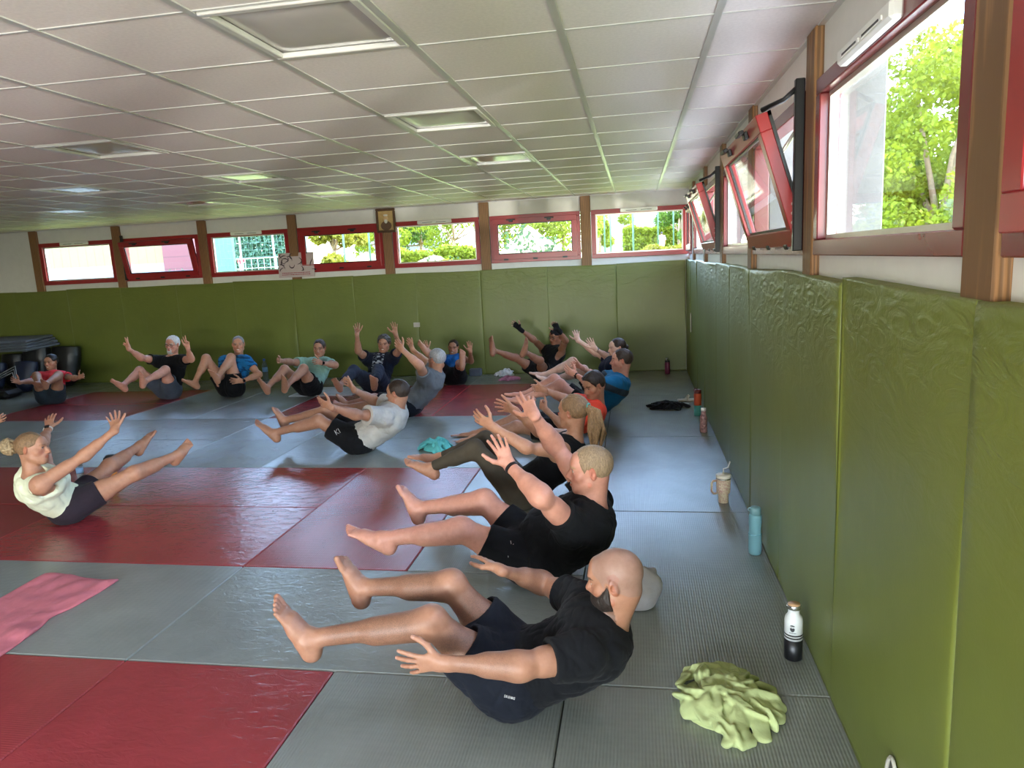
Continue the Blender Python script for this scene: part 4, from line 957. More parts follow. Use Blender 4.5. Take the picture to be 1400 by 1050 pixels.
def torso_prims(J, m, grow=0.0, i0=0, i1=5, k=.05):
    s = J['s']; pts = torso_points(J, m); pr = []
    for a, b in zip(pts[i0:i1], pts[i0 + 1:i1 + 1]): pr.append(Prim(a[0], b[0], ((a[1] + grow), (a[2] + grow), (a[1] + a[2]) * .4), ((b[1] + grow), (b[2] + grow), (b[1] + b[2]) * .3 if b is not pts[5] else .040 * s + grow), axis=a[3], k=k * s))
    return pr
def shoulder_prims(J, m, grow=0.0):
    s = J['s']; N = J['N']; ax = unit(N - J['P']); pr = []
    for k in 'LR':
        S = J['S' + k]; pr.append(Prim(N - ax * .060 * s, S * .85 + N * .15 - ax * .010 * s, .046 * s + grow, .050 * s + grow, k=.05 * s))
        pr.append(Prim(N - ax * .13 * s + J['front'] * .02 * s, S - ax * .03 * s, .075 * s + grow, .055 * s + grow, k=.06 * s))
        if m.get('fem'): pr.append(Prim(*(2 * [N - ax * .20 * s + J['front'] * .085 * s + J['slat'] * .075 * s * (1 if k == 'L' else -1)]), .062 * s + grow, k=.05 * s))
    return pr
def hip_prims(J, m, grow=0.0):
    s = J['s']; pr = []
    for k, g in (('L', 1), ('R', -1)): pr.append(Prim(J['P'] + J['lat'] * g * .078 * s - J['front'] * .035 * s, J['Hp' + k], .098 * s + grow, .090 * s + grow, k=.05 * s))
    return pr
def head_frame(J, m):
    s = J['s']; f = unit(np.asarray(m['look'], float)); nk = unit(J['H'] - J['N']); up = unit(np.array([0, 0, 1.]) * .6 + nk * .4 + np.asarray(m.get('up', (0, 0, 0)), float)); u = unit(up - f * (up @ f)); r = np.cross(f, u)
    J['hf'] = (f, u, r); return f, u, r
def head_prims(J, m):
    s = J['s'] * m.get('head', 1.0); H = J['H']; f, u, r = head_frame(J, m); q = lambda a, b, c: H + s * (a * r + b * f + c * u); fem = m.get('fem', 0)
    el = lambda c, ra, k=.02, op='+', b=None: Prim(c, c if b is None else b, ra, None, axis=r, k=k * s, op=op)
    def E(a, b, c, x, y, z, k=.02, op='+'):
        return Prim(q(a, b, c), q(a, b, c), (x * s, y * s, z * s), k=k * s, op=op).frame3(r, f, u)
    jw = .92 if fem else 1.0
    pr = [E(0, -.012, .032, .076, .097, .086), E(0, .022, -.028, .062, .072, .078, .03), E(0, .050, -.072, .040 * jw, .038, .036, .03), E(0, .074, -.094, .020 * jw, .016, .016, .02)]
    for g in (-1, 1):
        pr += [Prim(q(g * .058 * jw, .012, -.058), q(g * .020, .070, -.093), .018 * s, .016 * s, k=.025 * s), E(g * .044, .058, -.022, .022, .022, .020, .025)]
    pr += [Prim(q(-.034, .080, .028), q(.034, .080, .028), .0135 * s, k=.018 * s), E(0, .068, .050, .048, .020, .034, .03)]
    for g in (-1, 1): pr.append(E(g * .0315, .097, .005, .019, .016, .0125, .010, '-'))
    for g in (-1, 1): pr += [E(g * .0315, .0765, .006, .0125, .0125, .0115, .002), Prim(q(g * .019, .0875, .0125), q(g * .046, .081, .0115), .0042 * s, k=.004 * s), Prim(q(g * .020, .086, -.0035), q(g * .045, .081, -.002), .0038 * s, k=.004 * s)]
    pr += [Prim(q(0, .086, .016), q(0, .110, -.026), .0085 * s, .0125 * s, k=.012 * s), E(0, .108, -.029, .0135, .013, .0105, .008)]
    for g in (-1, 1): pr += [E(g * .0135, .098, -.033, .0085, .011, .0085, .006)]
    sm = 1.35 if m.get('smile') else 1.0
    pr += [E(0, .082, -.055, .032, .014, .022, .02)]
    if m.get('smile'): pr += [E(0, .098, -.0615, .022, .012, .0075, .004, '-'), E(0, .083, -.0605, .022, .008, .008, .002)]
    pr += [Prim(q(-.019 * sm, .085, -.054), q(0, .096, -.0535), .0045 * s, .0062 * s, k=.008 * s), Prim(q(0, .096, -.0535), q(.019 * sm, .085, -.054), .0062 * s, .0045 * s, k=.008 * s),
           Prim(q(-.016 * sm, .085, -.069), q(0, .094, -.071), .0045 * s, .0070 * s, k=.008 * s), Prim(q(0, .094, -.071), q(.016 * sm, .085, -.069), .0070 * s, .0045 * s, k=.008 * s)]
    for g in (-1, 1):
        e = q(g * .078, -.010, .000); ou, oo = unit(r * g * .9 - f * .45), unit(f * .9 + r * g * .45)
        pr += [Prim(e, e, (.0085 * s, .0185 * s, .031 * s), k=.006 * s).frame3(ou, oo, unit(u - f * .2)), Prim(e + ou * .009 * s + oo * .004 * s + u * .004 * s, e + ou * .009 * s + oo * .004 * s - u * .004 * s, .0085 * s, k=.005 * s, op='-')]
    nk = m.get('neck', .056 - .010 * (1 if fem else 0)); N = J['N']; ax = unit(N - J['P'])
    pr += [Prim(N - ax * .05 * s, q(0, -.020, -.050), nk * 1.08 * s, nk * s, k=.035 * s), Prim(N - ax * .03 * s - J['front'] * .0 * s, q(0, -.046, -.045), nk * .72 * s, nk * .60 * s, k=.04 * s)]
    return pr
def hairline(m, b, c):
    """height (local up) of the hair edge at local forward b for a short cut"""
    rec = m.get('recede', 0.0)
    return np.interp(b, [-.12, -.085, -.05, -.022, -.010, .022, .030, .045, .062, .075 - rec, .10], [-.050, -.055, -.040, -.020, .022, .020, -.004, .030, .045 + rec * .2, .078, .10])
def colour_fn(J, m):
    s = J['s'] * m.get('head', 1.0); H = J['H']; f, u, r = J['hf']; sk = np.array(m['skin'][:3]); lips = sk * np.array([.88, .55, .52]); hc = np.array(m.get('brow', m.get('hair', lin(50, 38, 30)))[:3])
    nails = []
    for k in 'LR':
        hp = [p for p in J['hands' + k] if True]; nails += [(hp[i].b, hp[i].ra[0]) for i in (5, 8, 11, 14, 17)]
    def fn(V):
        n = len(V); C = np.ones((n, 4)); C[:, :3] = sk; C[:, 3] = 1
        mot = wav(V, 26, 3); C[:, :3] *= (1 + .05 * mot)[:, None]
        # hair on arms and legs
        hairy = m.get('hairy', 0.0)
        for k in 'LR':
            for a, b, rr in ((J['K' + k], J['A' + k], .075), (J['Hp' + k], J['K' + k], .11), (J['E' + k], J['W' + k], .06)):
                ab = b - a; t = np.clip((V - a) @ ab / (ab @ ab), -.1, 1.1); dd = np.linalg.norm(V - a - t[:, None] * ab, axis=1)
                w = (dd < rr * s) * np.clip((t - .02) * 6, 0, 1) * np.clip((.93 - t) * 6, 0, 1); C[:, 3] = np.minimum(C[:, 3], 1 - w * hairy * (.55 if rr < .07 else 1))
            # rosier soles, knees, hands
            for c, rad, am in ((J['Toe' + k], .07, .5), (J['T' + k], .09, .35), (J['K' + k], .06, .25)):
                w = np.clip(1 - np.linalg.norm(V - c, axis=1) / (rad * s), 0, 1) * am; C[:, :3] *= 1 - w[:, None] * np.array([.02, .22, .22])
        for (c, rr) in nails:
            w = np.linalg.norm(V - c, axis=1) < rr * 1.15; C[w, :3] = sk * .78 + np.array([.62, .36, .32]) * .22
        D = (V - H) / s; a, b, c = D @ r, D @ f, D @ u; hd = (np.abs(a) < .1) & (np.abs(b) < .13) & (c > -.125) & (c < .14)
        A = np.abs(a)
        face = hd & (b > .02)
        ck = np.exp(-((A - .045) / .02) ** 2 - ((c + .025) / .022) ** 2) * face; C[:, :3] *= 1 - (ck * .30)[:, None] * np.array([.05, .8, .8])
        ear = hd & (A > .074) & (np.abs(b + .012) < .03); C[ear, :3] *= [1, .78, .74]
        nose = np.exp(-(A / .014) ** 2 - ((c + .025) / .016) ** 2) * (b > .09) * hd; C[:, :3] *= 1 - (nose * .25)[:, None] * np.array([.05, .8, .8])
        lp = hd & (b > .078) & (A < .027 + .006 * bool(m.get('smile'))) & (np.abs(c + .0615 - .10 * A * bool(m.get('smile'))) < .0125 * np.clip(1 - (A / .034) ** 2, 0, 1)); C[lp, :3] = lips
        if m.get('smile'):
            th = hd & (b > .078) & (A < .021) & (np.abs(c + .0600 - .08 * A) < .0052 * np.clip(1.1 - (A / .022) ** 2, 0, 1)); C[th, :3] = (.78, .74, .66)
        for g in (-1, 1):
            ex, ez = a - g * .0315, c - .0062
            ey = hd & (b > .072) & ((ex / .0125) ** 2 + (ez / .0062) ** 2 < 1); C[ey, :3] = (.72, .68, .64) if m.get('near') else sk * .55 + .12
            ir = hd & (b > .072) & (ex ** 2 + ez ** 2 < .0058 ** 2); C[ir, :3] = (.05, .035, .025)
            li = hd & (b > .072) & (np.abs(ez - .0072 + (ex / .02) ** 2 * .004) < .0018) & (np.abs(ex) < .014); C[li, :3] = sk * .25
            bw = hd & (b > .062) & (np.abs(c - .0285 + 8 * (ex * g - .002) ** 2 - .002) < (.0052 if not m.get('fem') else .0032)) & (ex * g > -.017) & (ex * g < .022); C[bw, :3] = hc * .8 + sk * .2
        nos = hd & (b > .088) & (np.abs(A - .008) < .0042) & (np.abs(c + .0405) < .0035); C[nos, :3] = sk * .2
        if m.get('stubble'):                                                          # shaved scalp or cheeks, a real tint of the stubble
            top = hd & (c > hairline(m, b, c) - .004) & (b < .068); C[top, :3] = C[top, :3] * (1 - m['stubble']) + np.array([.20, .18, .18]) * m['stubble']
        if m.get('beardtint'):
            bd = (np.abs(a) < .1) & (c > -.15) & (b > .006) & (b < .13) & (c < np.interp(b, [.006, .014, .028, .045, .065, .08, .12], [-.2, .01, -.008, -.024, -.038, -.041, -.041])) & ~((A < .022) & (np.abs(c + .0625) < .008)); C[bd, :3] = C[bd, :3] * (1 - m['beardtint']) + hc * m['beardtint']
        return C
    return fn
# ---------------------------------------------------------------- hair, clothes and the person builder
def hair_prims(J, m, th):
    s = J['s'] * m.get('head', 1.0); H = J['H']; f, u, r = J['hf']; q = lambda a, b, c: H + s * (a * r + b * f + c * u)
    E = lambda a, b, c, x, y, z, k=.02: Prim(q(a, b, c), q(a, b, c), (x * s, y * s, z * s), k=k * s).frame3(r, f, u)
    pr = [E(0, -.013, .032, .0765 + th, .0975 + th, .0865 + th), E(0, .018, -.026, .0615 + th * .8, .070, .076, .03)]
    if m.get('tuft'): pr += [E(0, .045, .095, .055, .045, .022 + m['tuft'], .03), E(0, -.02, .105, .06, .06, .018 + m['tuft'], .03)]
    return pr
def hair(J, m, h, root, org):
    st = m.get('hairstyle'); 
    if not st: return
    s = J['s'] * m.get('head', 1.0); H = J['H']; f, u, r = J['hf']; q = lambda a, b, c: H + s * (a * r + b * f + c * u)
    th = m.get('hairth', .010); pr = hair_prims(J, m, th); hh = h * .8
    tied = st in ('pony', 'bun', 'tied')
    def line_(b): return hairline(m, b, 0) if not tied else np.interp(b, [-.12, -.085, -.05, -.02, .0, .03, .05, .075, .10], [-.045, -.045, -.04, -.025, .018, .018, .030, .082, .11])
    def mask(P):
        D = (P - H) / s; a, b, c = D @ r, D @ f, D @ u
        return (line_(b) + .007 * wav(P, 130, 17) + .004 * wav(P, 330, 18) - c) * s
    fq = 170 if m.get('curly') is None else 95; am = m.get('rough', .0036) if m.get('curly') is None else .012
    def noise(P):                                       # locks, thinning out towards the hair edge
        D = (P - H) / s; w = np.stack([D @ r, (D @ f) * .35, (D @ u) * .35 + .2 * (D @ f)], 1) if m.get('curly') is None else D
        e = np.clip(1 - (D @ u - line_(D @ f)) / .024, 0, 1)
        return am * s * (wav(w, fq, 11) + .5 * wav(w, fq * 2.2, 12)) + (th * .95 * s) * e * e
    flesh('hair', pr, hh, hair_mat(m['hair']), root, None, noise, None, 1, None, org, mask)
    hm = hair_mat(m.get('tail', m['hair'])); rng = np.random.default_rng(5)
    if st == 'pony':
        e = q(0, -.108, .045); back = -(f - np.array([0, 0, f[2]])); back = unit(back); dn = np.array([0, 0, -1.]); pr = []
        for i in range(26):
            o = rng.normal(size=3) * .013 * s; w_ = rng.uniform(.7, 1.25); L = rng.uniform(.22, .30) * s
            p0 = e + o * .5; p1 = e + back * .055 * s + dn * .03 * s + o * 1.4; p2 = p1 + dn * L * .45 + back * .012 * s + o * .8 * w_; p3 = p2 + dn * L * .5 - back * .012 * s - o * .9
            pr += [Prim(p0, p1, .010 * s, .0125 * s, k=.004 * s), Prim(p1, p2, .0125 * s, .011 * s, k=.004 * s), Prim(p2, p3, .011 * s, .003 * s, k=.004 * s)]
        flesh('ponytail', pr, hh, hm, root, None, None, None, 1, None, org)
        m_ = MB(); ring = [e - org + back * .012 * s + .021 * s * (math.cos(t) * r + math.sin(t) * np.cross(back, r)) for t in np.linspace(0, 2 * math.pi, 13)[:-1]]; m_.tube(ring, .006 * s, 6, True); m_.build('hair_tie', simple('teal_elastic', lin(96, 160, 150), .7), root)
    if st == 'bun':
        c = q(0, -.150, .030); pr = [Prim(c, c, .040 * s, k=.01), Prim(q(0, -.09, .03), c, .024 * s, k=.02)]
        for i in range(34):
            a0 = unit(rng.normal(size=3)); b0 = unit(np.cross(a0, rng.normal(size=3))); R = rng.uniform(.040, .062) * s; ph = rng.uniform(0, 6.28); prev = None
            for t in np.linspace(0, rng.uniform(2.2, 4.0), 7):
                p = c + (a0 * math.cos(t + ph) + b0 * math.sin(t + ph)) * R
                if prev is not None: pr.append(Prim(prev, p, .0075 * s, k=.003 * s))
                prev = p
        flesh('hair_bun', pr, hh * .8, hm, root, None, None, None, 1, None, org)
    if st == 'tied':
        c = q(0, -.112, .0); flesh('hair_knot', [Prim(c, c, (.03 * s, .03 * s, .034 * s), k=.01), Prim(q(0, -.085, .01), c, .026 * s, k=.02)], hh, hm, root, None, lambda P: .003 * wav(P, 120, 4), None, 1, None, org)
def beard(J, m, h, root, org):
    b_ = m.get('beard')
    if not b_: return
    s = J['s'] * m.get('head', 1.0); H = J['H']; f, u, r = J['hf']; q = lambda a, b, c: H + s * (a * r + b * f + c * u); th = b_['th']
    E = lambda a, b, c, x, y, z, k=.02, op='+': Prim(q(a, b, c), q(a, b, c), (x * s, y * s, z * s), k=k * s, op=op).frame3(r, f, u)
    pr = [E(0, .022, -.030, .0625 + th, .072 + th, .078 + th), E(0, .050, -.074, .040 + th, .038 + th, .036 + th, .03), E(0, .076, -.096, .020 + th, .018 + th * 1.3, .018 + th * 1.5, .02), E(0, .085, -.048, .026, .012 + th, .008, .01)]
    for g in (-1, 1): pr.append(Prim(q(g * .056, .012, -.058), q(g * .020, .070, -.095), (.018 + th) * s, (.017 + th) * s, k=.025 * s))
    pr.append(E(0, .100, -.0625, .021, .03, .009, .004, '-'))
    def line_(a, b): return np.interp(b, [-.03, .006, .014, .028, .045, .065, .08, .12], [-.2, -.2, .02, -.004, -.020, -.036, -.040, -.040]) if b_['full'] else np.where((a < .034) & (b > .04), -.043, -.2)
    def mask(P):
        D = (P - H) / s; a, b, c = np.abs(D @ r), D @ f, D @ u
        return (c - line_(a, b) - .006 * wav(P, 150, 5) - .003 * wav(P, 400, 6)) * s
    def noise(P):
        D = (P - H) / s; a, b, c = np.abs(D @ r), D @ f, D @ u; e = np.clip(1 - (line_(a, b) - c) / .022, 0, 1)
        return .0020 * s * wav(P, 260, 8) + .95 * th * s * e * e * b_['full']
    flesh('beard', pr, h * .8, hair_mat(b_['c']), root, None, noise, None, 1, None, org, mask)
def folds(a1, a2, seed, planes=()):
    def fn(P):
        n = wav(P, 24, seed, (1, 1, .7)); r = np.clip(1 - np.abs(n) * 3.2, 0, 1); n2 = wav(P, 52, seed + 5); r2 = np.clip(1 - np.abs(n2) * 3.5, 0, 1)
        k = 1.0
        for p, q in planes: k = k * np.clip(np.abs((P - p) @ q) / .020, .08, 1)
        return (a1 * (.80 * r + .35 * r2 - .5) + a1 * .3 * n + a2 * wav(P, 95, seed + 1)) * k
    return fn
CLOTH = {}
def cloth(c, attr=False):
    key = (tuple(c), attr)
    if key not in CLOTH:
        m = fabric('cloth', c, .22, 260)
        if attr:
            t = m.node_tree; a = t.nodes.new('ShaderNodeAttribute'); a.attribute_name = 'Col'; t.links.new(a.outputs['Color'], t.nodes['Principled BSDF'].inputs['Base Color'])
        CLOTH[key] = m
    return CLOTH[key]
def shirt(J, m, h, root, org, fl):
    s = J['s']; N, P = J['N'], J['P']; ax = unit(N - P); fr = J['front']; c = m['shirt']; g = c.get('g', .012); sl = c.get('sleeve', .54); hem = P + ax * c.get('hem', .0) * s
    pr = torso_prims(J, m, g * s, 0, 5) + shoulder_prims(J, m, g * .9 * s)
    for p in pr: p.cuts.append((hem, -ax))
    tank = sl < .2; edges_ = [(hem, ax)]
    for k in 'LR':
        S, E = J['S' + k], J['E' + k]; d = unit(E - S)
        if not tank:
            Xp = S + (E - S) * sl; q = Prim(S - d * .01 * s, Xp, (.056 + g) * s, (.058 + g * 1.2 + c.get('flare', .004)) * s, k=.04 * s, cuts=[(Xp, d)]); pr.append(Prim(S, S, (.054 + g) * s, k=.05 * s)); pr.append(q); edges_.append((Xp, d))
    pr.append(Prim(N - ax * .025 * s + fr * .012 * s, N + ax * .12 * s + fr * .03 * s, c.get('neck', .066) * s, k=.006 * s, op='-')); pr.append(Prim(N - ax * .0 * s + fr * .06 * s, N + ax * .12 * s + fr * .09 * s, .058 * s, k=.01 * s, op='-'))
    if c.get('scoop'): pr.append(Prim(*(2 * [N - ax * .02 * s + fr * .085 * s]), c['scoop'] * s, k=.01 * s, op='-'))
    for k in 'LR':
        S, E = J['S' + k], J['E' + k]; out = unit(S - N)
        if tank: pr.append(Prim(S + out * .025 * s - ax * .10 * s, S + out * .050 * s + ax * .10 * s, c.get('armhole', .078) * s, k=.01 * s, op='-'))
        else: pr.append(Prim(S + (E - S) * max(.25, sl - .28), E, (.047 + .008) * s, (.047 + .008) * s, k=.004 * s, op='-'))
    col = (lambda V: c['fn'](V, J)) if c.get('fn') else None
    return flesh(c.get('name', 'shirt'), pr, h, cloth(c['c'], col is not None), root, fl, folds(c.get('fold', .0070) * s, .0012 * s, 21, edges_), col, 1, None, org)
def shorts(J, m, h, root, org, fl):
    s = J['s']; P, N = J['P'], J['N']; ax = unit(N - P); c = m['shorts']; g = c.get('g', .014); top = P + ax * c.get('top', .10) * s
    pr = torso_prims(J, m, g * .7 * s, 0, 2) + hip_prims(J, m, g * .8 * s)
    for p in pr: p.cuts.append((top, ax))
    edges_ = [(top, ax)]
    for k in 'LR':
        H, K, A = J['Hp' + k], J['K' + k], J['A' + k]; d = unit(K - H); cut = c.get('cut', .6); edges_.append((H + (K - H) * min(cut, 1), d))
        if cut <= 1:
            X = H + (K - H) * cut; lg = m.get('leg', 1.0); r1 = max(.084 + (.054 - .084) * cut, (.085 - .011 * np.clip((cut - .15) / .35, 0, 1)) * (cut < .62)) * lg + g * .8 + c.get('flare', .012)
            pr.append(Prim(H, X, (.088 * lg + g) * s, r1 * s, k=.05 * s, cuts=[(X, d)]))
            for p in leg_prims(J, k, m, g, False)[:2]: p.cuts.append((X, d)); pr.append(p)
            if c.get('flare', .012) > .004: pr.append(Prim(X - d * .05 * s, X + d * .05 * s, (r1 - .010) * s, k=.003 * s, op='-'))
        else:
            X = K + (A - K) * (cut - 1); d2 = unit(A - K); lp = leg_prims(J, k, m, g, False)
            for p in lp: p.cuts.append((X, d2)) if not (p.L > .3 * s and np.linalg.norm(p.a - H) < 1e-6) else None
            pr += lp
    dm = unit(J['KL'] - J['HpL']) + unit(J['KR'] - J['HpR']); pr.append(Prim(P, P + dm * .055 * s, (.100 + g) * s, (.078 + g) * s, k=.06 * s))
    nz = folds(c.get('fold', .0065) * s, .0012 * s, 33, edges_)
    return flesh(c.get('name', 'shorts'), pr, h, cloth(c['c']), root, fl, nz, None, 1, None, org)
def watch(J, k, root, org, c=lin(20, 20, 22), face=lin(12, 14, 18), name='watch', rad=.031, up=None):
    s = J['s']; W = J['W' + k]; d = unit(J['W' + k] - J['E' + k]); p = W - d * .018 * s; t = unit(J['th' + k] - d * (J['th' + k] @ d)); b = np.cross(d, t); out = -(np.cross(d, t) if k == 'L' else np.cross(t, d))
    m = MB()
    V, F = [], []; n = 20
    for w_ in (-.009, .009):
        for rr in (1.0, 1.12):
            for i in range(n): a = 2 * math.pi * i / n; V.append(p - org + d * w_ * s + (math.cos(a) * t * .031 + math.sin(a) * b * .0245) * rr * s)
    for i in range(n):
        j = (i + 1) % n; F += [(i, j, n + j, n + i), (2 * n + i, 3 * n + i, 3 * n + j, 2 * n + j), (n + i, n + j, 3 * n + j, 3 * n + i), (i, 2 * n + i, 2 * n + j, j)]
    m.add(V, F, False); o = m.build(name, simple('watch_strap', c, .5), root)
    MB().obox(p - org + out * .027 * s, d, t, out, (.017 * s, .016 * s, .005 * s)).build('watch_face', simple('watch_glass', face, .15), o)
def glasses(J, m, root, org, c):
    s = J['s'] * m.get('head', 1.0); H = J['H'] - org; f, u, r = J['hf']; q = lambda a, b, c_: H + s * (a * r + b * f + c_ * u); mb = MB()
    for g in (-1, 1):
        mb.tube([q(g * .033 + .024 * math.cos(t), .106 - .012 * abs(g * .033 + .024 * math.cos(t)) / .057, .003 + .017 * math.sin(t)) for t in np.linspace(0, 2 * math.pi, 17)[:-1]], .0028 * s, 6, True)
        mb.tube([q(g * .057, .094, .008), q(g * .076, .05, .010), q(g * .079, -.005, .010), q(g * .078, -.02, -.002)], .0026 * s, 6)
    mb.tube([q(-.010, .107, .006), q(.010, .107, .006)], .0026 * s, 6); mb.build('glasses', simple('glasses_frame', c, .35), root)
def gloves(J, m, h, root, org, c):
    s = J['s']
    for k in 'LR':
        hp = hand_prims(J, k, m.get('hand' + k, {})); pr = []
        for i, p in enumerate(hp):
            if i < 3 or i in (3, 6, 9, 12, 15): pr.append(Prim(p.a, p.a + (p.b - p.a) * (1 if i < 3 else .9), p.ra + .003 * s, p.rb + .003 * s, axis=p.u, k=.008 * s))
        d = unit(J['W' + k] - J['E' + k]); pr.append(Prim(J['W' + k] - d * .05 * s, J['W' + k], .033 * s, .032 * s, k=.01 * s))
        flesh('glove', pr, .004, cloth(c), root, None, None, None, 1, None, org)
def bandana(J, m, h, root, org, c):
    s = J['s'] * m.get('head', 1.0); H = J['H']; f, u, r = J['hf']
    def mask(P): D = (P - H) / s; b = D @ f; return (np.interp(b, [-.12, .0, .1], [-.005, .030, .052]) - D @ u) * s
    q = lambda a, b, c_: H + s * (a * r + b * f + c_ * u)
    pr = hair_prims(J, m, .012); pr += [Prim(q(0, -.105, .01), q(.02, -.14, -.03), .018 * s, .012 * s, k=.02), Prim(q(0, -.105, .01), q(-.02, -.135, -.05), .016 * s, .010 * s, k=.02)]
    F = flesh('bandana', pr, h * .8, cloth(c), root, None, lambda P: .002 * wav(P, 60, 3), None, 1, None, org, mask)
HUP = np.array([0, 0, 1.0])
def person(key, label, m, h=.0055, J=None, floor=0.0, group='people doing the exercise on the mats', cat='person'):
    J = pose(POSES[key]) if J is None else J
    s = J['s']; org = np.array([J['P'][0], J['P'][1], floor]); root = empty('person', org, label, cat, group)
    J['thL'] = unit(np.array(m.get('thL', (0, 0, 1)), float)); J['thR'] = unit(np.array(m.get('thR', (0, 0, 1)), float))
    torso = torso_prims(J, m, 0) + shoulder_prims(J, m) + hip_prims(J, m); head = head_prims(J, m); pr = torso + head
    for k in 'LR':
        hp = hand_prims(J, k, m.get('hand' + k, {})); J['hands' + k] = hp; pr += leg_prims(J, k, m) + arm_prims(J, k, m)
        pr += hp
    fl = None if m.get('stand') else floor
    flesh('body', pr, h, SKIN, root, None if fl is None else fl + .012, None, colour_fn(J, m), 1, None, org)
    hair(J, m, h, root, org); beard(J, m, h, root, org)
    if 'shirt' in m: shirt(J, m, h, root, org, None if fl is None else fl + .003)
    if 'shorts' in m: shorts(J, m, h, root, org, None if fl is None else fl + .002)
    for k in 'LR':
        if m.get('watch' + k): watch(J, k, root, org, *m['watch' + k])
    if m.get('gloves'): gloves(J, m, h, root, org, m['gloves']); bandana(J, m, h, root, org, m['gloves'])
    if m.get('glasses'): glasses(J, m, root, org, m['glasses'])
    J['root'], J['org'] = root, org; return J
SK = dict(fair=lin(196, 146, 122), pink=lin(200, 142, 120), tan=lin(162, 117, 93), warm=lin(180, 130, 102), pale=lin(206, 166, 146), brown=lin(146, 100, 76))
HR = dict(black=lin(30, 26, 24), dark=lin(48, 36, 28), brown=lin(84, 62, 46), grey=lin(120, 116, 112), white=lin(198, 196, 192), blond=lin(172, 142, 100), darkblond=lin(134, 104, 74))
BLK = lin(17, 17, 19)
def side_panel(base, panel):
    def fn(V, J):
        ax = unit(J['N'] - J['P']); t = (V - J['P']) @ ax / np.linalg.norm(J['N'] - J['P']); fr = (V - J['P'] - np.outer(t, J['N'] - J['P'])) @ J['front']
        C = np.ones((len(V), 4)); C[:] = base; w = (np.abs(t - .72 + .5 * fr) < .07) ; C[w] = panel; return C
    return fn
def printed(base, ink, f1, lo, hi, w):
    def fn(V, J):
        ax = unit(J['N'] - J['P']); L = np.linalg.norm(J['N'] - J['P']); t = (V - J['P']) @ ax / L; a = (V - J['P']) @ J['slat']; D = (V - J['P']); fr = D @ J['front']
        C = np.ones((len(V), 4)); C[:] = base; n = wav(np.stack([a * 1.0, t * L * 3.2, t * 0], 1), f1, 9)
        k = (fr > .02) & (t > lo) & (t < hi) & (np.abs(a) < w) & (n > .22); C[k] = ink; return C
    return fn
def pattern(base, ink, f):
    def fn(V, J):
        C = np.ones((len(V), 4)); C[:] = base; C[wav(V, f, 4, (1, 1, 2.5)) > .12] = ink; return C
    return fn
# ---------------------------------------------------------------- everyone in the room
def T(c, **k): return dict(c=c, **k)
JA = person('A', 'bald bearded man in black tee and navy shorts, nearest the camera', dict(skin=SK['tan'], look=(-.97, .20, -.16), stubble=.34, hair=HR['black'], brow=HR['black'], hairy=1.0, w=1.05, d=1.05, arm=1.05, leg=1.0,
    beardtint=.6, near=1, beard=dict(th=.013, full=True, c=lin(46, 38, 34)), thL=(.15, -.15, 1), thR=(0, -1, .35), handL=dict(curl=(4, 6, 8, 10), spread=1.6), handR=dict(curl=8, spread=.3, thumb=.4),
    shirt=T(lin(18, 19, 22), sleeve=.52, g=.014), shorts=T(lin(22, 25, 33), cut=.56, g=.016, flare=.016)), .0034)
JB = person('B', 'smiling fair-haired man in black tee and black watch, second in the row', dict(near=1, skin=SK['pink'], look=(-1, -.10, -.02), up=(.15, 0, 0), smile=True, hair=lin(150, 126, 98), brow=HR['blond'], hairstyle='short', hairth=.005, recede=.016, rough=.003, w=1.15, d=1.15, belly=.07, leg=1.08, arm=1.1,
    thL=(-1, -.1, -.4), thR=(-1, 0, -.4), handL=dict(curl=(14, 10, 12, 16), spread=1.0), handR=dict(curl=(4, 4, 30, 40), spread=.9), watchL=(lin(24, 24, 26),),
    shirt=T(lin(19, 20, 22), sleeve=.44, g=.016), shorts=T(lin(18, 19, 22), cut=.62, g=.008, flare=.002, fold=.002)), .0036)
JC = person('C', 'woman with ponytail in black tank top and olive leggings', dict(skin=SK['warm'], look=(-.9, .42, -.02), fem=1, hair=HR['darkblond'], tail=lin(150, 118, 84), hairstyle='pony', hairth=.008, arm=.86, leg=.94, w=.93,
    thL=(.1, -.1, 1), thR=(0, 0, 1), handL=dict(curl=14, spread=.5), handR=dict(curl=10, spread=1.1),
    shirt=T(lin(16, 16, 18), sleeve=.0, g=.008, fold=.002, armhole=.064, scoop=.05, name='tank_top'), shorts=T(lin(74, 66, 54), cut=1.90, g=.005, fold=.0012, name='leggings')), .004)
JD = person('D', 'dark-haired man in orange-red tee behind the ponytailed woman', dict(skin=SK['warm'], look=(-.72, -.62, -.30), hair=HR['dark'], hairstyle='short', hairth=.014, tuft=.006, beardtint=.22, thL=(.2, -.2, 1), thR=(0, 0, 1), handL=dict(curl=(50, 62, 66, 70), spread=.4), handR=dict(curl=(40, 58, 62, 66), spread=.4),
    shirt=T(lin(232, 74, 52), sleeve=.55), shorts=T(BLK, cut=.6)), .0045)
JE = person('E', 'short-haired man in blue tee with grey side panel', dict(skin=SK['pink'], look=(-1, -.06, .02), hair=HR['dark'], hairstyle='short', hairth=.008, thL=(-.3, -.2, 1), thR=(-.3, 0, 1), handL=dict(curl=(18, 24, 28, 34)), handR=dict(curl=40), watchL=(lin(24, 24, 26),),
    shirt=T(lin(34, 112, 160), sleeve=.55, fn=side_panel(lin(34, 112, 160), lin(62, 76, 88))), shorts=T(BLK, cut=.62)), .005)
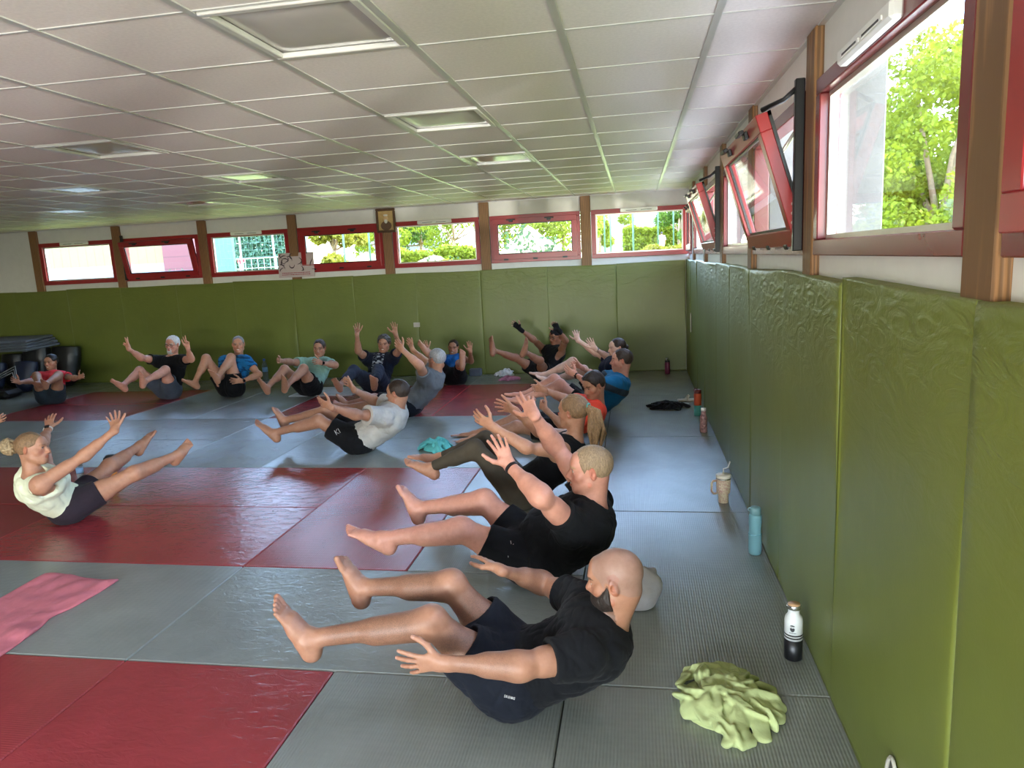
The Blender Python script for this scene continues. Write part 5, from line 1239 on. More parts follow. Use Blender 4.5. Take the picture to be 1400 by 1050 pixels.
JF = person('F', 'woman in navy polo half hidden behind the man in blue', dict(skin=SK['pale'], look=(-.93, -.35, -.05), fem=1, hair=HR['dark'], hairstyle='tied', hairth=.006, arm=.9, thL=(-1, 0, 0), thR=(-1, 0, 0), handL=dict(curl=16), handR=dict(curl=12), watchL=(lin(60, 80, 90),),
    shirt=T(lin(26, 30, 46), sleeve=.5), shorts=T(BLK, cut=.4)), .0055)
JG = person('G', 'man with black bandana, glasses and black fingerless gloves', dict(skin=SK['brown'], look=(-.62, -.75, -.18), hair=HR['black'], brow=HR['black'], glasses=lin(20, 20, 22), gloves=lin(20, 20, 22), thR=(1, 0, .2), thL=(-1, 0, .2), handL=dict(curl=26), handR=dict(curl=16), leg=.92, arm=.95,
    shirt=T(lin(20, 20, 22), sleeve=.14, armhole=.06, name='tank_top'), shorts=T(BLK, cut=.5)), .0055)
JH = person('H', 'smiling woman in bright blue top by the far wall, one foot raised', dict(skin=SK['warm'], look=(.02, -1, -.06), fem=1, smile=True, hair=HR['dark'], hairstyle='tied', hairth=.006, arm=.86, leg=.94, thR=(1, 0, .1), thL=(-1, 0, .1), handL=dict(curl=14), handR=dict(curl=14),
    shirt=T(lin(30, 90, 160), sleeve=.0, scoop=.05, hem=.14, name='tank_top'), shorts=T(lin(20, 21, 24), cut=.75, g=.008, top=.30, flare=.002, name='leggings')), .0055)
JI = person('I', 'grey-haired man in fitted grey tee seen from behind', dict(skin=SK['warm'], look=(-.86, .42, .12), hair=lin(150, 148, 146), brow=HR['grey'], hairstyle='short', hairth=.009, thL=(.4, 0, 1), thR=(.4, 0, 1), handL=dict(curl=8, spread=.4), handR=dict(curl=8, spread=.4),
    shirt=T(lin(104, 106, 108), sleeve=.5), shorts=T(lin(28, 30, 36), cut=.85)), .005)
JJ = person('J', 'dark-haired man in pale grey tee and black shorts, in mid-room', dict(skin=SK['tan'], look=(-.98, .16, -.02), hair=HR['dark'], hairstyle='short', hairth=.009, hairy=.3, thL=(.2, -.3, 1), thR=(.2, -.2, 1), handL=dict(curl=(10, 12, 16, 20), spread=.9), handR=dict(curl=(12, 12, 14, 16), spread=.6),
    shirt=T(lin(176, 172, 164), sleeve=.62, flare=.012, g=.018), shorts=T(BLK, cut=.66, flare=.022)), .0044)
JK = person('K', 'curly-haired man in printed navy tee with both hands raised', dict(skin=SK['tan'], look=(.12, -1, -.08), smile=True, hair=lin(62, 56, 52), hairstyle='short', hairth=.018, curly=1, thR=(1, 0, 0), thL=(-1, 0, 0), handL=dict(curl=8, spread=1.2), handR=dict(curl=8, spread=1.2),
    shirt=T(lin(22, 26, 38), sleeve=.5, g=.018, fn=printed(lin(22, 26, 38), lin(150, 156, 164), 60, .40, .84, .08)), shorts=T(lin(40, 46, 60), cut=1.72, g=.016, name='trousers')), .0055)
JL = person('L', 'man in mint tee with clenched fists and dark watch', dict(skin=SK['tan'], look=(.12, -1, -.12), hair=HR['dark'], hairstyle='short', hairth=.008, thR=(0, 0, 1), thL=(0, 0, 1), handL=dict(curl=50), handR=dict(curl=66, thumb=.5), watchL=(lin(24, 24, 26),),
    shirt=T(lin(134, 170, 156), sleeve=.52), shorts=T(BLK, cut=.5)), .0055)
JM = person('M', 'man in blue patterned tee holding the back of his thighs', dict(skin=SK['warm'], look=(.42, -.9, -.04), smile=True, hair=HR['grey'], hairstyle='short', hairth=.004, recede=.02, thR=(0, 0, 1), thL=(0, 0, 1), handL=dict(curl=22), handR=dict(curl=22), watchL=(lin(20, 20, 22),),
    shirt=T(lin(26, 94, 140), sleeve=.52, fn=pattern(lin(28, 100, 150), lin(20, 62, 100), 42)), shorts=T(BLK, cut=.45)), .0055)
JN = person('N', 'white-haired man with glasses making two victory signs', dict(skin=SK['pink'], look=(.04, -1, -.06), hair=HR['white'], brow=HR['white'], hairstyle='short', hairth=.010, glasses=lin(40, 36, 40), beard=dict(th=.006, full=False, c=HR['white']), thR=(1, 0, .1), thL=(-1, 0, .1),
    handL=dict(curl=(0, 0, 120, 120), spread=1.7, thumb=.3), handR=dict(curl=(0, 0, 120, 120), spread=1.7, thumb=.3), watchL=(lin(20, 20, 22),), shirt=T(lin(20, 20, 22), sleeve=.52), shorts=T(lin(72, 78, 90), cut=.55)), .0055)
JO = person('O', 'smiling woman in coral tee at the far left, arms spread', dict(skin=SK['tan'], look=(.08, -1, -.05), fem=1, smile=True, hair=HR['black'], hairstyle='tied', hairth=.008, arm=.88, thR=(0, 0, 1), thL=(0, 0, 1), handL=dict(curl=16), handR=dict(curl=12),
    shirt=T(lin(232, 66, 78), sleeve=.48), shorts=T(lin(44, 54, 62), cut=.42)), .0055)
JP = person('P', 'blonde woman with messy bun in cream tank top and dark shorts', dict(skin=SK['warm'], look=(.94, .30, .0), fem=1, hair=HR['darkblond'], tail=lin(164, 142, 108), hairstyle='bun', hairth=.007, arm=.92, leg=1.08, thR=(1, .2, 0), thL=(1, .1, 0), handR=dict(curl=(10, 12, 14, 16), spread=1.5), handL=dict(curl=8, spread=.9), watchL=(lin(220, 216, 206), lin(24, 26, 28)),
    shirt=T(lin(220, 222, 190), sleeve=.0, g=.014, armhole=.082, hem=-.02, name='tank_top'), shorts=T(lin(44, 36, 42), cut=.42, g=.008, flare=.003, fold=.002)), .004)
# ================================================================ THINGS ON THE MATS AND WALLS
def plastic(name, c, rough=.35, trans=0.0, metal=0.0):
    m = simple(name, c, rough, metal, .04); b = m.node_tree.nodes['Principled BSDF']; b.inputs['Transmission Weight'].default_value = trans
    if trans: b.inputs['IOR'].default_value = 1.2
    return m
STEEL = plastic('brushed_steel', lin(190, 188, 184), .25, 0, .9)
def ring(mb, c, r, rr, n=16, ax=(0, 0, 1), bx=None, half=False):
    ax = unit(np.array(ax, float)); a = unit(np.cross(ax, [.3, .9, .1])) if bx is None else unit(np.array(bx, float)); b = np.cross(ax, a); t = np.linspace(0, math.pi if half else 2 * math.pi, n + (1 if half else 0), endpoint=half)
    return mb.tube([np.array(c) + r * (math.cos(q) * a + math.sin(q) * b) for q in t], rr, 6, not half)
# white and black steel bottle
x, y = -.075, 2.90; r = empty('water_bottle', (x, y, 0), 'white and black steel bottle with wooden cap, nearest bottle along the window wall', 'bottle', 'bottles standing by the window wall')
WH = plastic('white_enamel', lin(206, 208, 206), .4); BK = plastic('black_enamel', lin(18, 19, 22), .4)
MB().lathe([(.033, 0), (.0365, .004), (.0365, .092)], 32).build('lower_body', BK, r)
MB().lathe([(.0364, .092), (.0364, .172), (.034, .185), (.024, .200), (.0225, .204), (.0225, .222)], 32).build('upper_body', WH, r)
for z in (.100, .112): MB().lathe([(.0367, z), (.0367, z + .006)], 32).build('stripe', BK, r)
c = MB().lathe([(.0255, .222), (.0262, .224), (.0262, .238), (.025, .240)], 28).build('cap', STEEL, r)
MB().lathe([(.0245, .240), (.0245, .2435)], 28).build('cap_disc', plastic('bamboo', lin(184, 146, 108), .5), c)
ring(MB(), (0, 0, .236), .0275, .0018, 14, (0, 1, .35), (1, 0, 0), True).build('carry_loop', STEEL, c)
d = unit(np.array([CAM_POS[0] - x, -y, 0])); t0 = math.atan2(d[1], d[0]) - .12; R_ = .0379
def decal(mb, pts): mb.add([(R_ * math.cos(t0 + u / R_), R_ * math.sin(t0 + u / R_), z) for u, z in pts], [tuple(range(len(pts)))])
lg = MB(); e = lambda cx, cz, a, b, t1=0, t2=2 * math.pi, n=14: [(cx + a * math.cos(t), cz + b * math.sin(t)) for t in np.linspace(t1, t2, n, endpoint=t2 - t1 < 6)]
decal(lg, e(0, .158, .0095, .006, 0, math.pi)); decal(lg, e(0, .1475, .0095, .0135, math.pi, 2 * math.pi)); decal(lg, e(-.004, .1535, .0018, .0012)); decal(lg, e(.004, .1535, .0018, .0012)); decal(lg, [(-.009, .1475), (-.0085, .151), (0, .1495), (.0085, .151), (.009, .1475)][::-1])
for i in range(7): u = -.012 + i * .004; decal(lg, [(u, .1275), (u + .0026, .1275), (u + .0026, .1308), (u, .1308)])
lg.build('emblem', BK, r)
# pale blue bottle
x, y = -.062, 3.97; r = empty('water_bottle', (x, y, 0), 'pale blue translucent bottle with flip lid, second bottle along the window wall', 'bottle', 'bottles standing by the window wall')
PB = plastic('pale_blue_plastic', lin(132, 184, 196), .3, .35)
MB().lathe([(.028, 0), (.034, .006), (.0355, .03), (.0355, .115), (.033, .135), (.033, .16), (.0355, .19), (.0345, .225), (.029, .24)], 28).build('body', PB, r)
MB().lathe([(.0362, .118), (.0366, .121), (.0362, .124)], 28).build('water_line', plastic('wet_blue', lin(110, 160, 176), .2), r)
l_ = MB().lathe([(.0295, .238), (.0305, .242), (.0305, .262), (.027, .274), (.012, .280)], 24).build('lid', plastic('grey_blue_lid', lin(104, 142, 148), .45), r)
ring(MB(), (-.030, 0, .262), .009, .003, 10, (0, 1, 0)).build('lid_loop', plastic('grey_blue_loop', lin(140, 172, 176), .45), l_)
# cream tumbler with handle and straw
x, y = -.135, 4.83; r = empty('tumbler', (x, y, 0), 'cream patterned tumbler with side handle and straw by the window wall', 'tumbler')
t = NT('cream_pattern'); co = t.coord(); n_ = t.n('ShaderNodeTexNoise', Scale=22.0, Detail=2, Distortion=2.5); t.l(co, n_.inputs['Vector'])
t.set(Base_Color=t.ramp(n_.outputs['Fac'], [(.42, lin(206, 188, 156)), (.5, lin(186, 140, 132)), (.58, lin(212, 198, 168))]), Roughness=.45); CR = t.m
MB().lathe([(.031, 0), (.033, .004), (.035, .06), (.042, .068), (.046, .075), (.0475, .165)], 28).build('cup', CR, r)
MB().lathe([(.0478, .165), (.0478, .176)], 28).build('band', STEEL, r)
MB().lathe([(.0485, .176), (.0495, .178), (.0495, .194), (.046, .197)], 28).build('lid', plastic('cream_lid', lin(214, 206, 188), .4), r)
MB().tube([(-.046, -.012, .155), (-.070, -.018, .155), (-.079, -.021, .14), (-.079, -.021, .085), (-.066, -.018, .066), (-.043, -.012, .066)], .008, 8).build('handle', CR, r)
MB().tube([(.0, 0, .19), (.0, 0, .235), (.03, .0, .245), (.045, .01, .285)], .0042, 8).build('straw', plastic('straw', lin(196, 190, 170), .3), r)
# floral bottle, two-tone bottle, burgundy bottle
x, y = -.09, 6.80; r = empty('water_bottle', (x, y, 0), 'slim pink floral bottle with pale cap, in front of the orange and teal bottle', 'bottle', 'bottles standing by the window wall')
t = NT('floral'); v = t.n('ShaderNodeTexVoronoi', Scale=55.0); t.l(t.coord(), v.inputs['Vector']); t.set(Base_Color=t.ramp(v.outputs['Color'], [(.25, lin(120, 84, 84)), (.5, lin(186, 142, 136)), (.75, lin(150, 112, 108))]), Roughness=.45)
MB().lathe([(.03, 0), (.034, .004), (.034, .13), (.030, .155), (.022, .175), (.022, .205)], 24).build('body', t.m, r)
MB().lathe([(.0235, .205), (.0235, .232)], 20).build('cap', plastic('pale_cap', lin(214, 206, 198), .4), r)
x, y = -.085, 7.52; r = empty('water_bottle', (x, y, 0), 'orange bottle with teal lower half by the window wall', 'bottle', 'bottles standing by the window wall')
MB().lathe([(.034, 0), (.038, .004), (.038, .11)], 24).build('lower_body', plastic('teal_plastic', lin(84, 158, 150), .3, .2), r)
MB().lathe([(.038, .11), (.038, .225), (.034, .235)], 24).build('upper_body', plastic('orange_plastic', lin(196, 88, 58), .3, .1), r)
l_ = MB().lathe([(.036, .235), (.037, .238), (.037, .268), (.02, .275)], 24).build('lid', plastic('dark_red_lid', lin(96, 34, 30), .4), r); ring(MB(), (-.02, 0, .268), .018, .004, 12, (0, 1, 0)).build('lid_loop', plastic('dark_red_loop', lin(110, 44, 38), .4), l_)
x, y = -.28, 10.22; r = empty('water_bottle', (x, y, 0), 'burgundy bottle with white spout in the far corner', 'bottle', 'bottles standing by the window wall')
MB().lathe([(.033, 0), (.036, .004), (.036, .155), (.032, .165)], 24).build('body', plastic('burgundy', lin(112, 34, 66), .4), r)
l_ = MB().lathe([(.033, .165), (.034, .168), (.034, .185), (.018, .192)], 24).build('lid', BK, r); MB().tube([(-.012, 0, .19), (-.016, 0, .214), (.006, 0, .220)], .008, 8).build('spout', WH, l_)
# flat beige sandal lying beside the two-tone bottle
r = empty('sandal', (-.14, 8.28, 0), 'pale beige sandal lying just beyond the orange and teal bottle', 'sandal', None, .2); BG = plastic('beige_foam', lin(200, 188, 168), .7)
MB().box((-.11, -.045, 0), (.11, .045, .022), .01).build('sole', BG, r); MB().tube([(-.01, -.043, .02), (.02, -.02, .065), (.02, .02, .065), (-.01, .043, .02)], .009, 6).build('strap', BG, r)
# clear water bottle by the far pads; bottles behind the blonde woman
CLEAR = plastic('clear_plastic', lin(190, 206, 210), .12, .8)
def pet(x, y, lab, h=.30, capc=lin(50, 90, 170)):
    r = empty('water_bottle', (x, y, 0), lab, 'bottle', 'plastic water bottles on the floor'); k = h / .30
    MB().lathe([(.030, 0), (.035, .006), (.035, .05), (.033, .056), (.035, .062), (.035, .10), (.033, .106), (.035, .112), (.035, .19), (.030, .225), (.016, .255), (.0145, .275)], 24).build('body', CLEAR, r)
    MB().lathe([(.0355, .12), (.0355, .18)], 24).build('paper_label', plastic('blue_label', lin(120, 160, 200), .5), r); MB().lathe([(.016, .27), (.016, .292)], 16).build('cap', plastic('bottle_cap', capc, .4), r); r.scale = (k, k, k)
pet(-6.50, 10.36, 'tall clear water bottle with blue cap against the far pads', .36)
pet(-5.38, 5.15, 'clear water bottle half hidden behind the blonde woman', .24, lin(60, 70, 84))
x, y = on(155, 656, 2, 0)[:2]; r = empty('water_bottle', (x, y, 0), 'yellow and orange bottle with black strap lid behind the blonde woman', 'bottle')
t = NT('yellow_orange'); s_ = t.n('ShaderNodeSeparateXYZ'); t.l(t.coord(), s_.inputs[0]); mr = t.n('ShaderNodeMapRange'); mr.inputs[2].default_value = .18; t.l(s_.outputs[2], mr.inputs[0]); t.set(Base_Color=t.ramp(mr.outputs[0], [(.15, lin(236, 120, 50)), (.85, lin(226, 206, 96))]), Roughness=.4)
MB().lathe([(.034, 0), (.038, .004), (.038, .175)], 24).build('body', t.m, r); l_ = MB().lathe([(.039, .175), (.039, .215), (.03, .222)], 24).build('lid', BK, r)
MB().tube([(-.035, 0, .21), (-.06, 0, .19), (-.07, 0, .13), (-.06, 0, .11)], .007, 6).build('strap', BK, l_)
# ---- cloths
def terry(name, c): return fabric(name, c, .35, 500, .95)
def crumple(name, c, rx, ry, h, nf, seed, mat, label, cat, hres=.005, rr=(.012, .022), group=None):
    """a heap of cloth: a low base with many curved folds running over it"""
    rng = np.random.default_rng(seed); pr = [Prim((0, 0, 0), (0, 0, 0), (rx * .72, ry * .72, h * .45), k=.03).frame3((1, 0, 0), (0, 1, 0), (0, 0, 1))]
    for i in range(nf):
        a0 = rng.uniform(0, 6.28); q = rng.uniform(.05, .95) ** .6; c0 = np.array([math.cos(a0) * rx * q * .8, math.sin(a0) * ry * q * .8]); th = rng.uniform(0, 3.14) if rng.random() < .5 else a0 + rng.normal() * .5; ln = rng.uniform(.35, .7) * min(rx, ry) * 1.2; bend = rng.uniform(-1.6, 1.6); prev = None
        for s in np.linspace(-1, 1, 6):
            p2 = c0 + ln * s * np.array([math.cos(th + bend * s * .5), math.sin(th + bend * s * .5)]); e = math.hypot(p2[0] / rx, p2[1] / ry)
            if e > 1.0: p2 = p2 / e
            z = h * (.92 - .72 * min(1, e) ** 1.6) * (1 - .25 * s * s) * rng.uniform(.9, 1.08); p = np.array([p2[0], p2[1], max(.006, z * .8)])
            if prev is not None:
                r_ = rng.uniform(*rr); pr.append(Prim(prev, p, (r_ * .55, r_ * 1.5, r_), axis=(rng.normal() * .5, rng.normal() * .5, .4), k=.009))
            prev = p
    o = flesh(name, pr, hres, mat, None, .001, lambda P: .0022 * wav(P, 60, seed) + .0012 * wav(P, 140, seed + 1), None, 1); o.location = (c[0], c[1], 0); return tag(o, label, cat, group)
crumple('towel', (-.41, 2.545), .21, .235, .105, 24, 12, terry('lime_terry', lin(174, 184, 128)), 'crumpled pale green towel on the floor nearest the camera', 'towel', .0038, (.014, .026))
crumple('towel', (-2.54, 6.20), .17, .13, .14, 16, 5, terry('teal_terry', lin(88, 168, 164)), 'crumpled teal towel beside the feet of the man in orange', 'towel', .005)
crumple('carrier_bag', (-2.62, 10.34), .17, .10, .13, 12, 8, plastic('white_film', lin(206, 208, 214), .4), 'crumpled white plastic bag against the far pads', 'bag', .006)
crumple('towel', (-2.52, 9.98), .16, .12, .05, 14, 9, terry('pink_lilac_terry', lin(178, 118, 148)), 'small crumpled pink towel on the floor near the white bag', 'towel', .006)
crumple('jacket', (-.37, 7.93), .22, .17, .075, 16, 14, terry('black_cloth', lin(22, 22, 25)), 'folded black jacket lying on the floor by the window wall', 'jacket', .005)
pr = [Prim((-.05, 0, .06), (.06, 0, .07), (.11, .10, .09), axis=(0, 1, 0), k=.03), Prim((.06, .0, .13), (.11, 0, .10), .06, .055, k=.03), Prim((.03, -.06, .155), (.12, .05, .15), .02, .018, k=.015), Prim((-.16, -.02, .03), (-.05, 0, .04), .035, .06, k=.03)]
o = flesh('bag', pr, .006, terry('grey_felt', lin(172, 168, 168)), None, .002, lambda P: .004 * wav(P, 30, 2), None, 1); o.location = (-.76, 3.33, 0); tag(o, 'soft grey felt bag on the floor behind the bald man', 'bag')
# pink towel laid flat
V, F, n, m_ = [], [], 26, 40; P0, P1, L1 = np.array([-4.17, 3.45]), np.array([-3.655, 3.39]), 1.15; dn = unit(np.array([.02, -1.0]))
for sgn in (1, 0):
    for j in range(m_ + 1):
        for i in range(n + 1):
            u, v = i / n, j / m_; p = P0 + (P1 - P0) * u + dn * L1 * v + np.array([.012 * math.sin(9 * v + 1) * (u > .5) * u - .03 * math.exp(-((v - .38) / .06) ** 2) * u ** 6, .012 * math.sin(7 * u)])
            z = .012 + .006 * math.sin(23 * u + 2 * v) * (.4 + v) + .007 * abs(math.sin(11 * u + 3 * math.sin(4 * v))) + .014 * math.exp(-((v - .42 - .1 * u) / .035) ** 2) * u ** 2 + .010 * math.exp(-((u - .33) / .012) ** 2) + .004 * math.sin(40 * v + 6 * u) * u
            V.append((p[0], p[1], z * (.55 if min(u, 1 - u, v, 1 - v) < .01 else 1) if sgn else .0015))
w1 = n + 1; NB = w1 * (m_ + 1)
for j in range(m_):
    for i in range(n): q = j * w1 + i; F += [(q, q + w1, q + w1 + 1, q + 1), (NB + q, NB + q + 1, NB + q + w1 + 1, NB + q + w1)]
rim = list(range(w1)) + [j * w1 + n for j in range(1, m_ + 1)] + [m_ * w1 + i for i in range(n - 1, -1, -1)] + [j * w1 for j in range(m_ - 1, 0, -1)]
for a, b in zip(rim, rim[1:] + rim[:1]): F.append((a, b, NB + b, NB + a))
o = mesh_obj('towel', V, F, terry('pink_terry', lin(198, 112, 118)), None, True); tag(o, 'pink towel laid flat across the mats at the left edge', 'towel')
# thin white mat under the man in mint, grey block by the far pads
o = MB().box((-.46, -.30, .0005), (.46, .36, .011), .004).build('exercise_mat', fabric('white_foam', lin(190, 194, 198), .2)); o.location = (-4.95, 9.25, 0); tag(o, 'thin white mat under the man in mint tee', 'mat')
o = MB().box((-.09, -.06, 0), (.09, .06, .11), .012).build('foam_block', simple('grey_foam', lin(92, 98, 108), .8)); o.location = (-3.10, 10.40, 0); tag(o, 'small grey foam block against the far pads beside the woman in blue', 'block')
# small plates on the pads
o = MB().box((-.05, -.004, -.035), (.05, .006, .035), .003).build('wall_plate', plastic('beige_plate', lin(176, 168, 150), .5)); o.location = (-4.0, 10.497, .79); tag(o, 'small beige plate on the far pads', 'plate')
def slot(y, z, h, lab):
    r = empty('wall_slot', (0.0, y, z), lab, 'slot plate', 'oval slots in the green pads'); V = [(-.006, .045 * math.cos(t), h * math.sin(t)) for t in np.linspace(0, 2 * math.pi, 25)[:-1]]
    MB().tube(V, .006, 6, True).build('rim', plastic('pale_rim', lin(178, 174, 160), .4), r); MB().add([(-.003, .04 * math.cos(t), (h - .006) * math.sin(t)) for t in np.linspace(0, 2 * math.pi, 25)[:-1]], [tuple(range(24))]).build('recess', BLACK, r)
slot(9.51, .78, .12, 'pale oval slot in the green pads near the far corner'); slot(1.95, .14, .12, 'pale oval slot in the green pad at the bottom edge nearest the camera')
# poster and framed portrait on the far wall
r = empty('poster', (-5.865, 10.478, 1.595), 'white poster with dark ink drawings standing on the far pads', 'poster'); r.rotation_euler = (-.10, 0, 0)
MB().box((-.295, 0, 0), (.295, .008, .375)).build('board', simple('poster_paper', lin(186, 170, 168), .6, amount=.04), r)
rng = np.random.default_rng(11); ink = MB()
for i in range(16):
    c0 = np.array([rng.uniform(-.23, .23), rng.uniform(.13, .33)]); a0 = rng.uniform(0, 6.28); k_ = rng.uniform(-9, 9)
    pts = []; p = c0.copy()
    for s in range(8): pts.append((p[0], -.002, np.clip(p[1], .10, .36))); p = p + .02 * np.array([math.cos(a0), math.sin(a0)]); a0 += k_ * .06; p[0] = np.clip(p[0], -.27, .27)
    ink.tube(pts, [.002 + .006 * math.sin(math.pi * q / 7) * rng.uniform(.6, 1.4) for q in range(8)], 5)
ink.build('ink_drawing', simple('ink', lin(60, 46, 54), .7), r)
tx = MB()
for row, z in ((0, .062), (1, .035)):
    q = -.24
    while q < .22: w_ = rng.uniform(.008, .03); tx.box((q, -.0015, z), (q + w_, .001, z + .012)); q += w_ + .006
tx.build('red_lettering', simple('red_ink', lin(150, 60, 70), .7), r)
r = empty('framed_portrait', (-4.362, 10.508, 2.19), 'gilt framed portrait hung high on a far wall post', 'picture'); m = MB()
for a, b in (((-.15, -.03, 0), (.15, 0, .035)), ((-.15, -.03, .315), (.15, 0, .35)), ((-.15, -.03, .035), (-.115, 0, .315)), ((.115, -.03, .035), (.15, 0, .315))): m.box(a, b, .008)
m.build('frame', simple('dark_gilt', lin(84, 58, 36), .45, .2, .15), r)
pc = MB().box((-.115, -.012, .035), (.115, -.004, .315)).build('picture', simple('sepia_print', lin(176, 146, 92), .5, amount=.18, scale=14), r)
def flat(mb, cx, cz, a, b): mb.add([(cx + a * math.cos(t), -.0135, cz + b * math.sin(t)) for t in np.linspace(0, 2 * math.pi, 19)[:-1]], [tuple(range(18))[::-1]])
m = MB(); flat(m, 0, .10, .085, .07); m.build('painted_robe', simple('brown_robe', lin(92, 66, 44), .6), pc)
m = MB(); m.ball((0, -.013, .205), (.036, .004, .05), 14, 8); m.build('painted_face', simple('painted_skin', lin(196, 162, 120), .6), pc)
m = MB(); m.ball((0, -.015, .165), (.026, .004, .032), 14, 8); m.ball((0, -.014, .252), (.036, .004, .016), 14, 8); m.build('painted_beard', simple('painted_white', lin(206, 200, 188), .6), pc)
# ---- stacked training gear in the far left corner
BLU = simple('blue_vinyl', lin(26, 54, 112), .4); BV = simple('black_vinyl', lin(17, 18, 20), .38, bump=.1); GM = fabric('grey_mat_cloth', lin(92, 98, 108), .3); WT = simple('white_tube_paint', lin(170, 176, 184), .35)
def shield(x, y, z, w_, h_, d_, rot, mat, lab, chevron=False, name='kick_shield'):
    r = empty(name, (x, y, z), lab, 'kick shield', 'padded shields in the corner stack'); r.rotation_euler = rot; pr = []; e = min(w_, h_) * .32
    for sx in (-1, 1):
        for sz in (0, 1):
            a = (sx * (w_ / 2 - e), 0, e + sz * (h_ - 2 * e)); pr.append(Prim(a, (0, 0, h_ / 2), (e, d_ / 2, e), (e * 1.2, d_ / 2, e * 1.2), axis=(1, 0, 0), k=.05).frame3((1, 0, 0), (0, 1, 0), (0, 0, 1)))
    pr.append(Prim((-(w_ / 2 - e), 0, h_ / 2), (w_ / 2 - e, 0, h_ / 2), (e, d_ / 2, h_ / 2 - .03), k=.05).frame3((1, 0, 0), (0, 1, 0), (0, 0, 1)))
    flesh('padding', pr, .012, mat, r, None, None, None, 2)
    if chevron:
        m = MB()
        for k in range(3): m.tube([(-.20 + .03 * k, -d_ / 2 - .008, .22 - .02 * k), (.16 - .02 * k, -d_ / 2 - .008, .40 - .05 * k), (.20 - .02 * k, -d_ / 2 - .008, .20 - .01 * k)], .008, 5)
        m.build('chevron', WT, r)
    return r
shield(-10.22, 10.19, .01, .95, .62, .30, (-.16, 0, 0), BV, 'big rounded black kick shield leaning on the far pads, right of the stack')
shield(-11.15, 10.12, .01, .85, .52, .30, (-.2, 0, .1), BV, 'black kick shield behind the woman in coral, middle of the stack')
shield(-10.55, 9.68, .01, .80, .45, .22, (-.3, 0, .15), simple('navy_vinyl', lin(24, 34, 60), .4), 'navy kick shield with white chevron in front of the stack', True)
shield(-11.4, 9.62, .01, .75, .42, .24, (-.25, 0, .2), BLU, 'blue kick shield under the white tubular hurdle at the left edge')
for i in range(4):
    o = MB().box((-.62, -.33, 0), (.62, .33, .038), .012).build('folded_mat', GM); o.location = (-10.75 - .05 * i, 10.08, .665 + .042 * i); o.rotation_euler = (.05, 0, .06 * (i - 1))
    tag(o, ['grey folded mat at the bottom of the pile on the kick shields', 'second grey folded mat from the bottom of the pile', 'third grey folded mat from the bottom of the pile', 'topmost grey folded mat on the pile of shields'][i], 'folded mat', 'grey mats piled on the shields')
o = MB().box((-.55, -.2, 0), (.55, .2, .12), .05).build('black_bag', BV); o.location = (-10.6, 9.22, 0); o.rotation_euler = (0, 0, .15); tag(o, 'low black bag on the floor in front of the blue shield', 'bag')
r = empty('hurdle', (-11.3, 9.30, .17), 'white tubular hurdle lying tipped against the blue shield', 'hurdle'); r.rotation_euler = (-.5, 0, .1)
MB().tube([(-.6, 0, 0), (.25, 0, .0), (.52, 0, .30), (.50, 0, .42), (.42, 0, .46), (-.6, 0, .46)], .022, 8).build('frame', WT, r)
for i in range(4): MB().tube([(-.45 + .22 * i, -.005, .03 + .03 * i), (-.30 + .22 * i, -.005, .44)], .014, 6).build('rung', WT, r)
r = empty('hook_rail', (-11.02, 9.60, .50), 'pale bent tube rising from the stack at the left edge', 'rail')
MB().tube([(0, 0, 0), (0, 0, .30), (-.04, 0, .40), (-.14, 0, .43), (-.30, 0, .38)], .02, 8).build('tube', WT, r)
# ---- small woven logos, laid on the cloth where the sight line meets it
from mathutils.bvhtree import BVHTree
def hit(o, px, py):
    me = o.data; M = o.matrix_world if o.parent is None else Matrix.Translation(o.parent.location)
    b = BVHTree.FromPolygons([M @ v.co for v in me.vertices], [list(p.vertices) for p in me.polygons]); c, d = ray(px, py); h = b.ray_cast(Vector(c), Vector(d))
    return (np.array(h[0]), np.array(h[1])) if h[0] is not None else None
def child(J, n): return next((c for c in J['root'].children if c.name.startswith(n)), None)
def on_cloth(J, part, a, b, strokes, width, name):
    """strokes in a unit square, drawn from pixel a (0,0) along to pixel b (1,0)"""
    o = child(J, part); ha, hb = hit(o, *a), hit(o, *b)
    if ha is None or hb is None: return
    n = unit(ha[1] + hb[1]); ax = hb[0] - ha[0]; ay = np.cross(n, unit(ax)) * np.linalg.norm(ax); mb = MB()
    for st in strokes: mb.tube([ha[0] + ax * u + ay * v + n * .003 - J['org'] for u, v in st], width, 5)
    mb.build(name, simple('white_print', lin(205, 205, 205), .6), o).location = (0, 0, 0)
GL = {'D': [[(0, 0), (0, 1), (.5, .9), (.7, .5), (.5, .1), (0, 0)]], 'O': [[(.1, .5), (.2, .9), (.5, .9), (.6, .5), (.5, .1), (.2, .1), (.1, .5)]], 'M': [[(0, 0), (0, 1), (.35, .4), (.7, 1), (.7, 0)]], 'Y': [[(0, 1), (.3, .5), (.6, 1)], [(.3, .5), (.3, 0)]], 'S': [[(.6, .9), (.2, 1), (.1, .7), (.5, .4), (.5, .1), (0, .1)]]}
word = []
for i, ch in enumerate('DOMYOS'): word += [[(i / 6 + u * .17, v * .22) for u, v in st] for st in GL[ch]]
on_cloth(JA, 'shorts', (704, 953), (689, 949), word, .0011, 'logo')
on_cloth(JB, 'shorts', (695, 762), (704, 742), [[(0, 0), (.5, .35), (.4, -.1), (1, .3)], [(.15, .25), (.9, .05)]], .0016, 'logo')
on_cloth(JJ, 'shorts', (459, 592), (466, 588), [[(0, -.4), (0, .5)], [(.5, .5), (.05, .05), (.5, -.4)], [(.7, -.4), (.7, .5)]], .0022, 'logo')
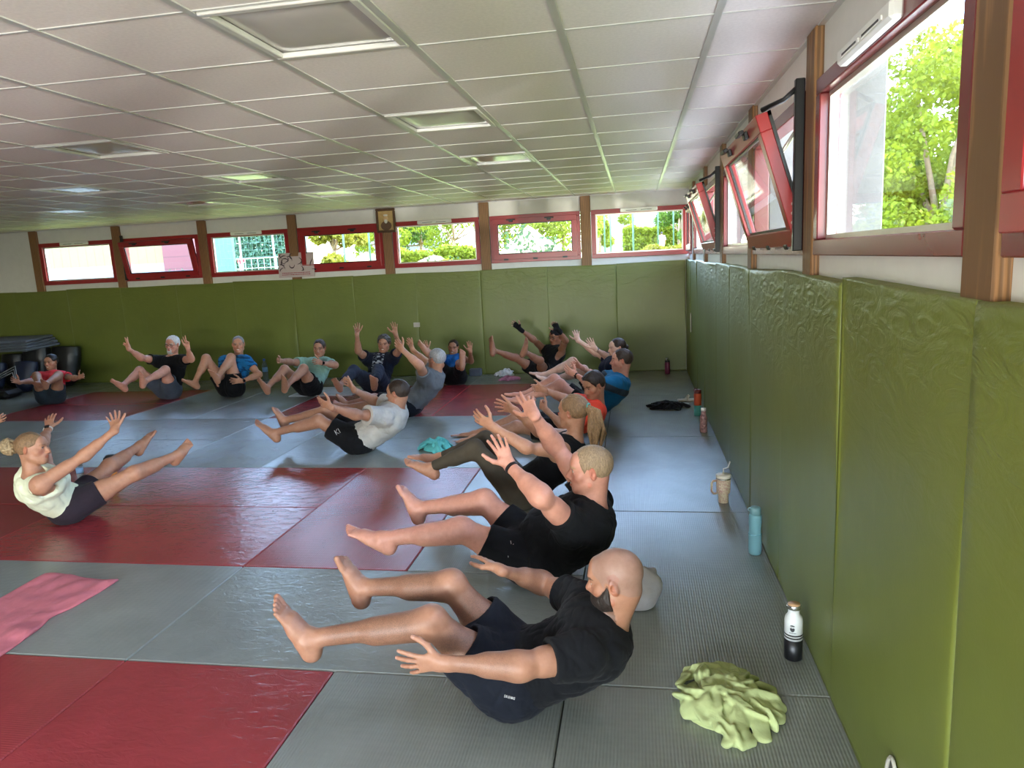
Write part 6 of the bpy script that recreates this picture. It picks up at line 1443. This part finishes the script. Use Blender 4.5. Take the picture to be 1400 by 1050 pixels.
# ---- the hand reaching in at the left edge belongs to one more person
POSES['Q'] = dict(s=1.0, base=(-150, 628), off=.1, az=8, N=(-190, 552, 'l0'), H=(-185, 528, 'l0'), armR=((-78, 588, 'l-.25'), (-12, 577, 'l-.25'), (13, 569, 'l-.25')), armL=((-110, 560, 'l.2'), (-60, 545, 'l.2'), (-30, 535, 'l.2')),
    legR=((-80, 590, 'l-.12'), (-30, 632, 'l-.12'), (-12, 616, 'l-.12')), legL=((-85, 578, 'l.12'), (-36, 615, 'l.12'), (-20, 600, 'l.12')))
person('Q', 'person at the left edge of whom only a reaching hand shows', dict(skin=SK['warm'], look=(1, .1, 0), hair=HR['dark'], hairstyle='short', hairth=.009, thR=(0, -.3, 1), handR=dict(curl=40), handL=dict(curl=20), shirt=T(lin(70, 80, 96), sleeve=.5), shorts=T(BLK, cut=.55)), .0075)
# ---- two people walking outside
def standing(x, y, s, az, label, m, arms):
    z = gz(x, y) - .02; f = np.array([math.cos(az), math.sin(az), 0]); l = np.array([-f[1], f[0], 0]); u = np.array([0, 0, 1.0]); b = np.array([x, y, z]); J = dict(s=s, f=f, lat=l, slat=l); q = lambda a, c, d: b + s * (a * f + c * l + d * u)
    J.update(P=q(0, 0, .93), N=q(0, 0, 1.45), H=q(.03, 0, 1.63))
    for k, g in (('L', 1), ('R', -1)):
        J.update({'S' + k: q(0, g * .185, 1.40), 'Hp' + k: q(.01, g * .095, .92), 'K' + k: q(.05 * g + .03, g * .10, .50), 'A' + k: q(.06 * g - .02, g * .11, .09), 'Toe' + k: q(.06 * g + .13, g * .13, .03)})
        e, w, t = arms; J.update({'E' + k: q(e[0], g * e[1], e[2]), 'W' + k: q(w[0], g * w[1], w[2]), 'T' + k: q(t[0], g * t[1], t[2])})
    m['stand'] = True; person('out', label, m, .018, J, z, 'people outside')
standing(X(327, 54), 54.0, .92, -1.4, 'person in red top and pale trousers standing outside', dict(skin=SK['warm'], look=(.2, -1, 0), hair=HR['dark'], hairstyle='short', hairth=.012, thL=(0, 0, 1), thR=(0, 0, 1), shirt=T(lin(200, 40, 52), sleeve=.9), shorts=T(lin(150, 164, 190), cut=1.85, g=.016, name='trousers')), ((.04, .26, 1.13), (.22, .14, 1.10), (.33, .06, 1.18)))
standing(X(905, 58), 58.0, 1.0, 1.9, 'person in white shirt seen from behind outside', dict(skin=SK['tan'], look=(-.3, 1, 0), hair=HR['black'], hairstyle='short', hairth=.014, thL=(1, 0, 0), thR=(1, 0, 0), shirt=T(lin(225, 225, 225), sleeve=.9, g=.02), shorts=T(lin(200, 200, 205), cut=1.85, g=.016, name='trousers')), ((-.03, .26, 1.12), (.05, .27, .88), (.08, .27, .70)))
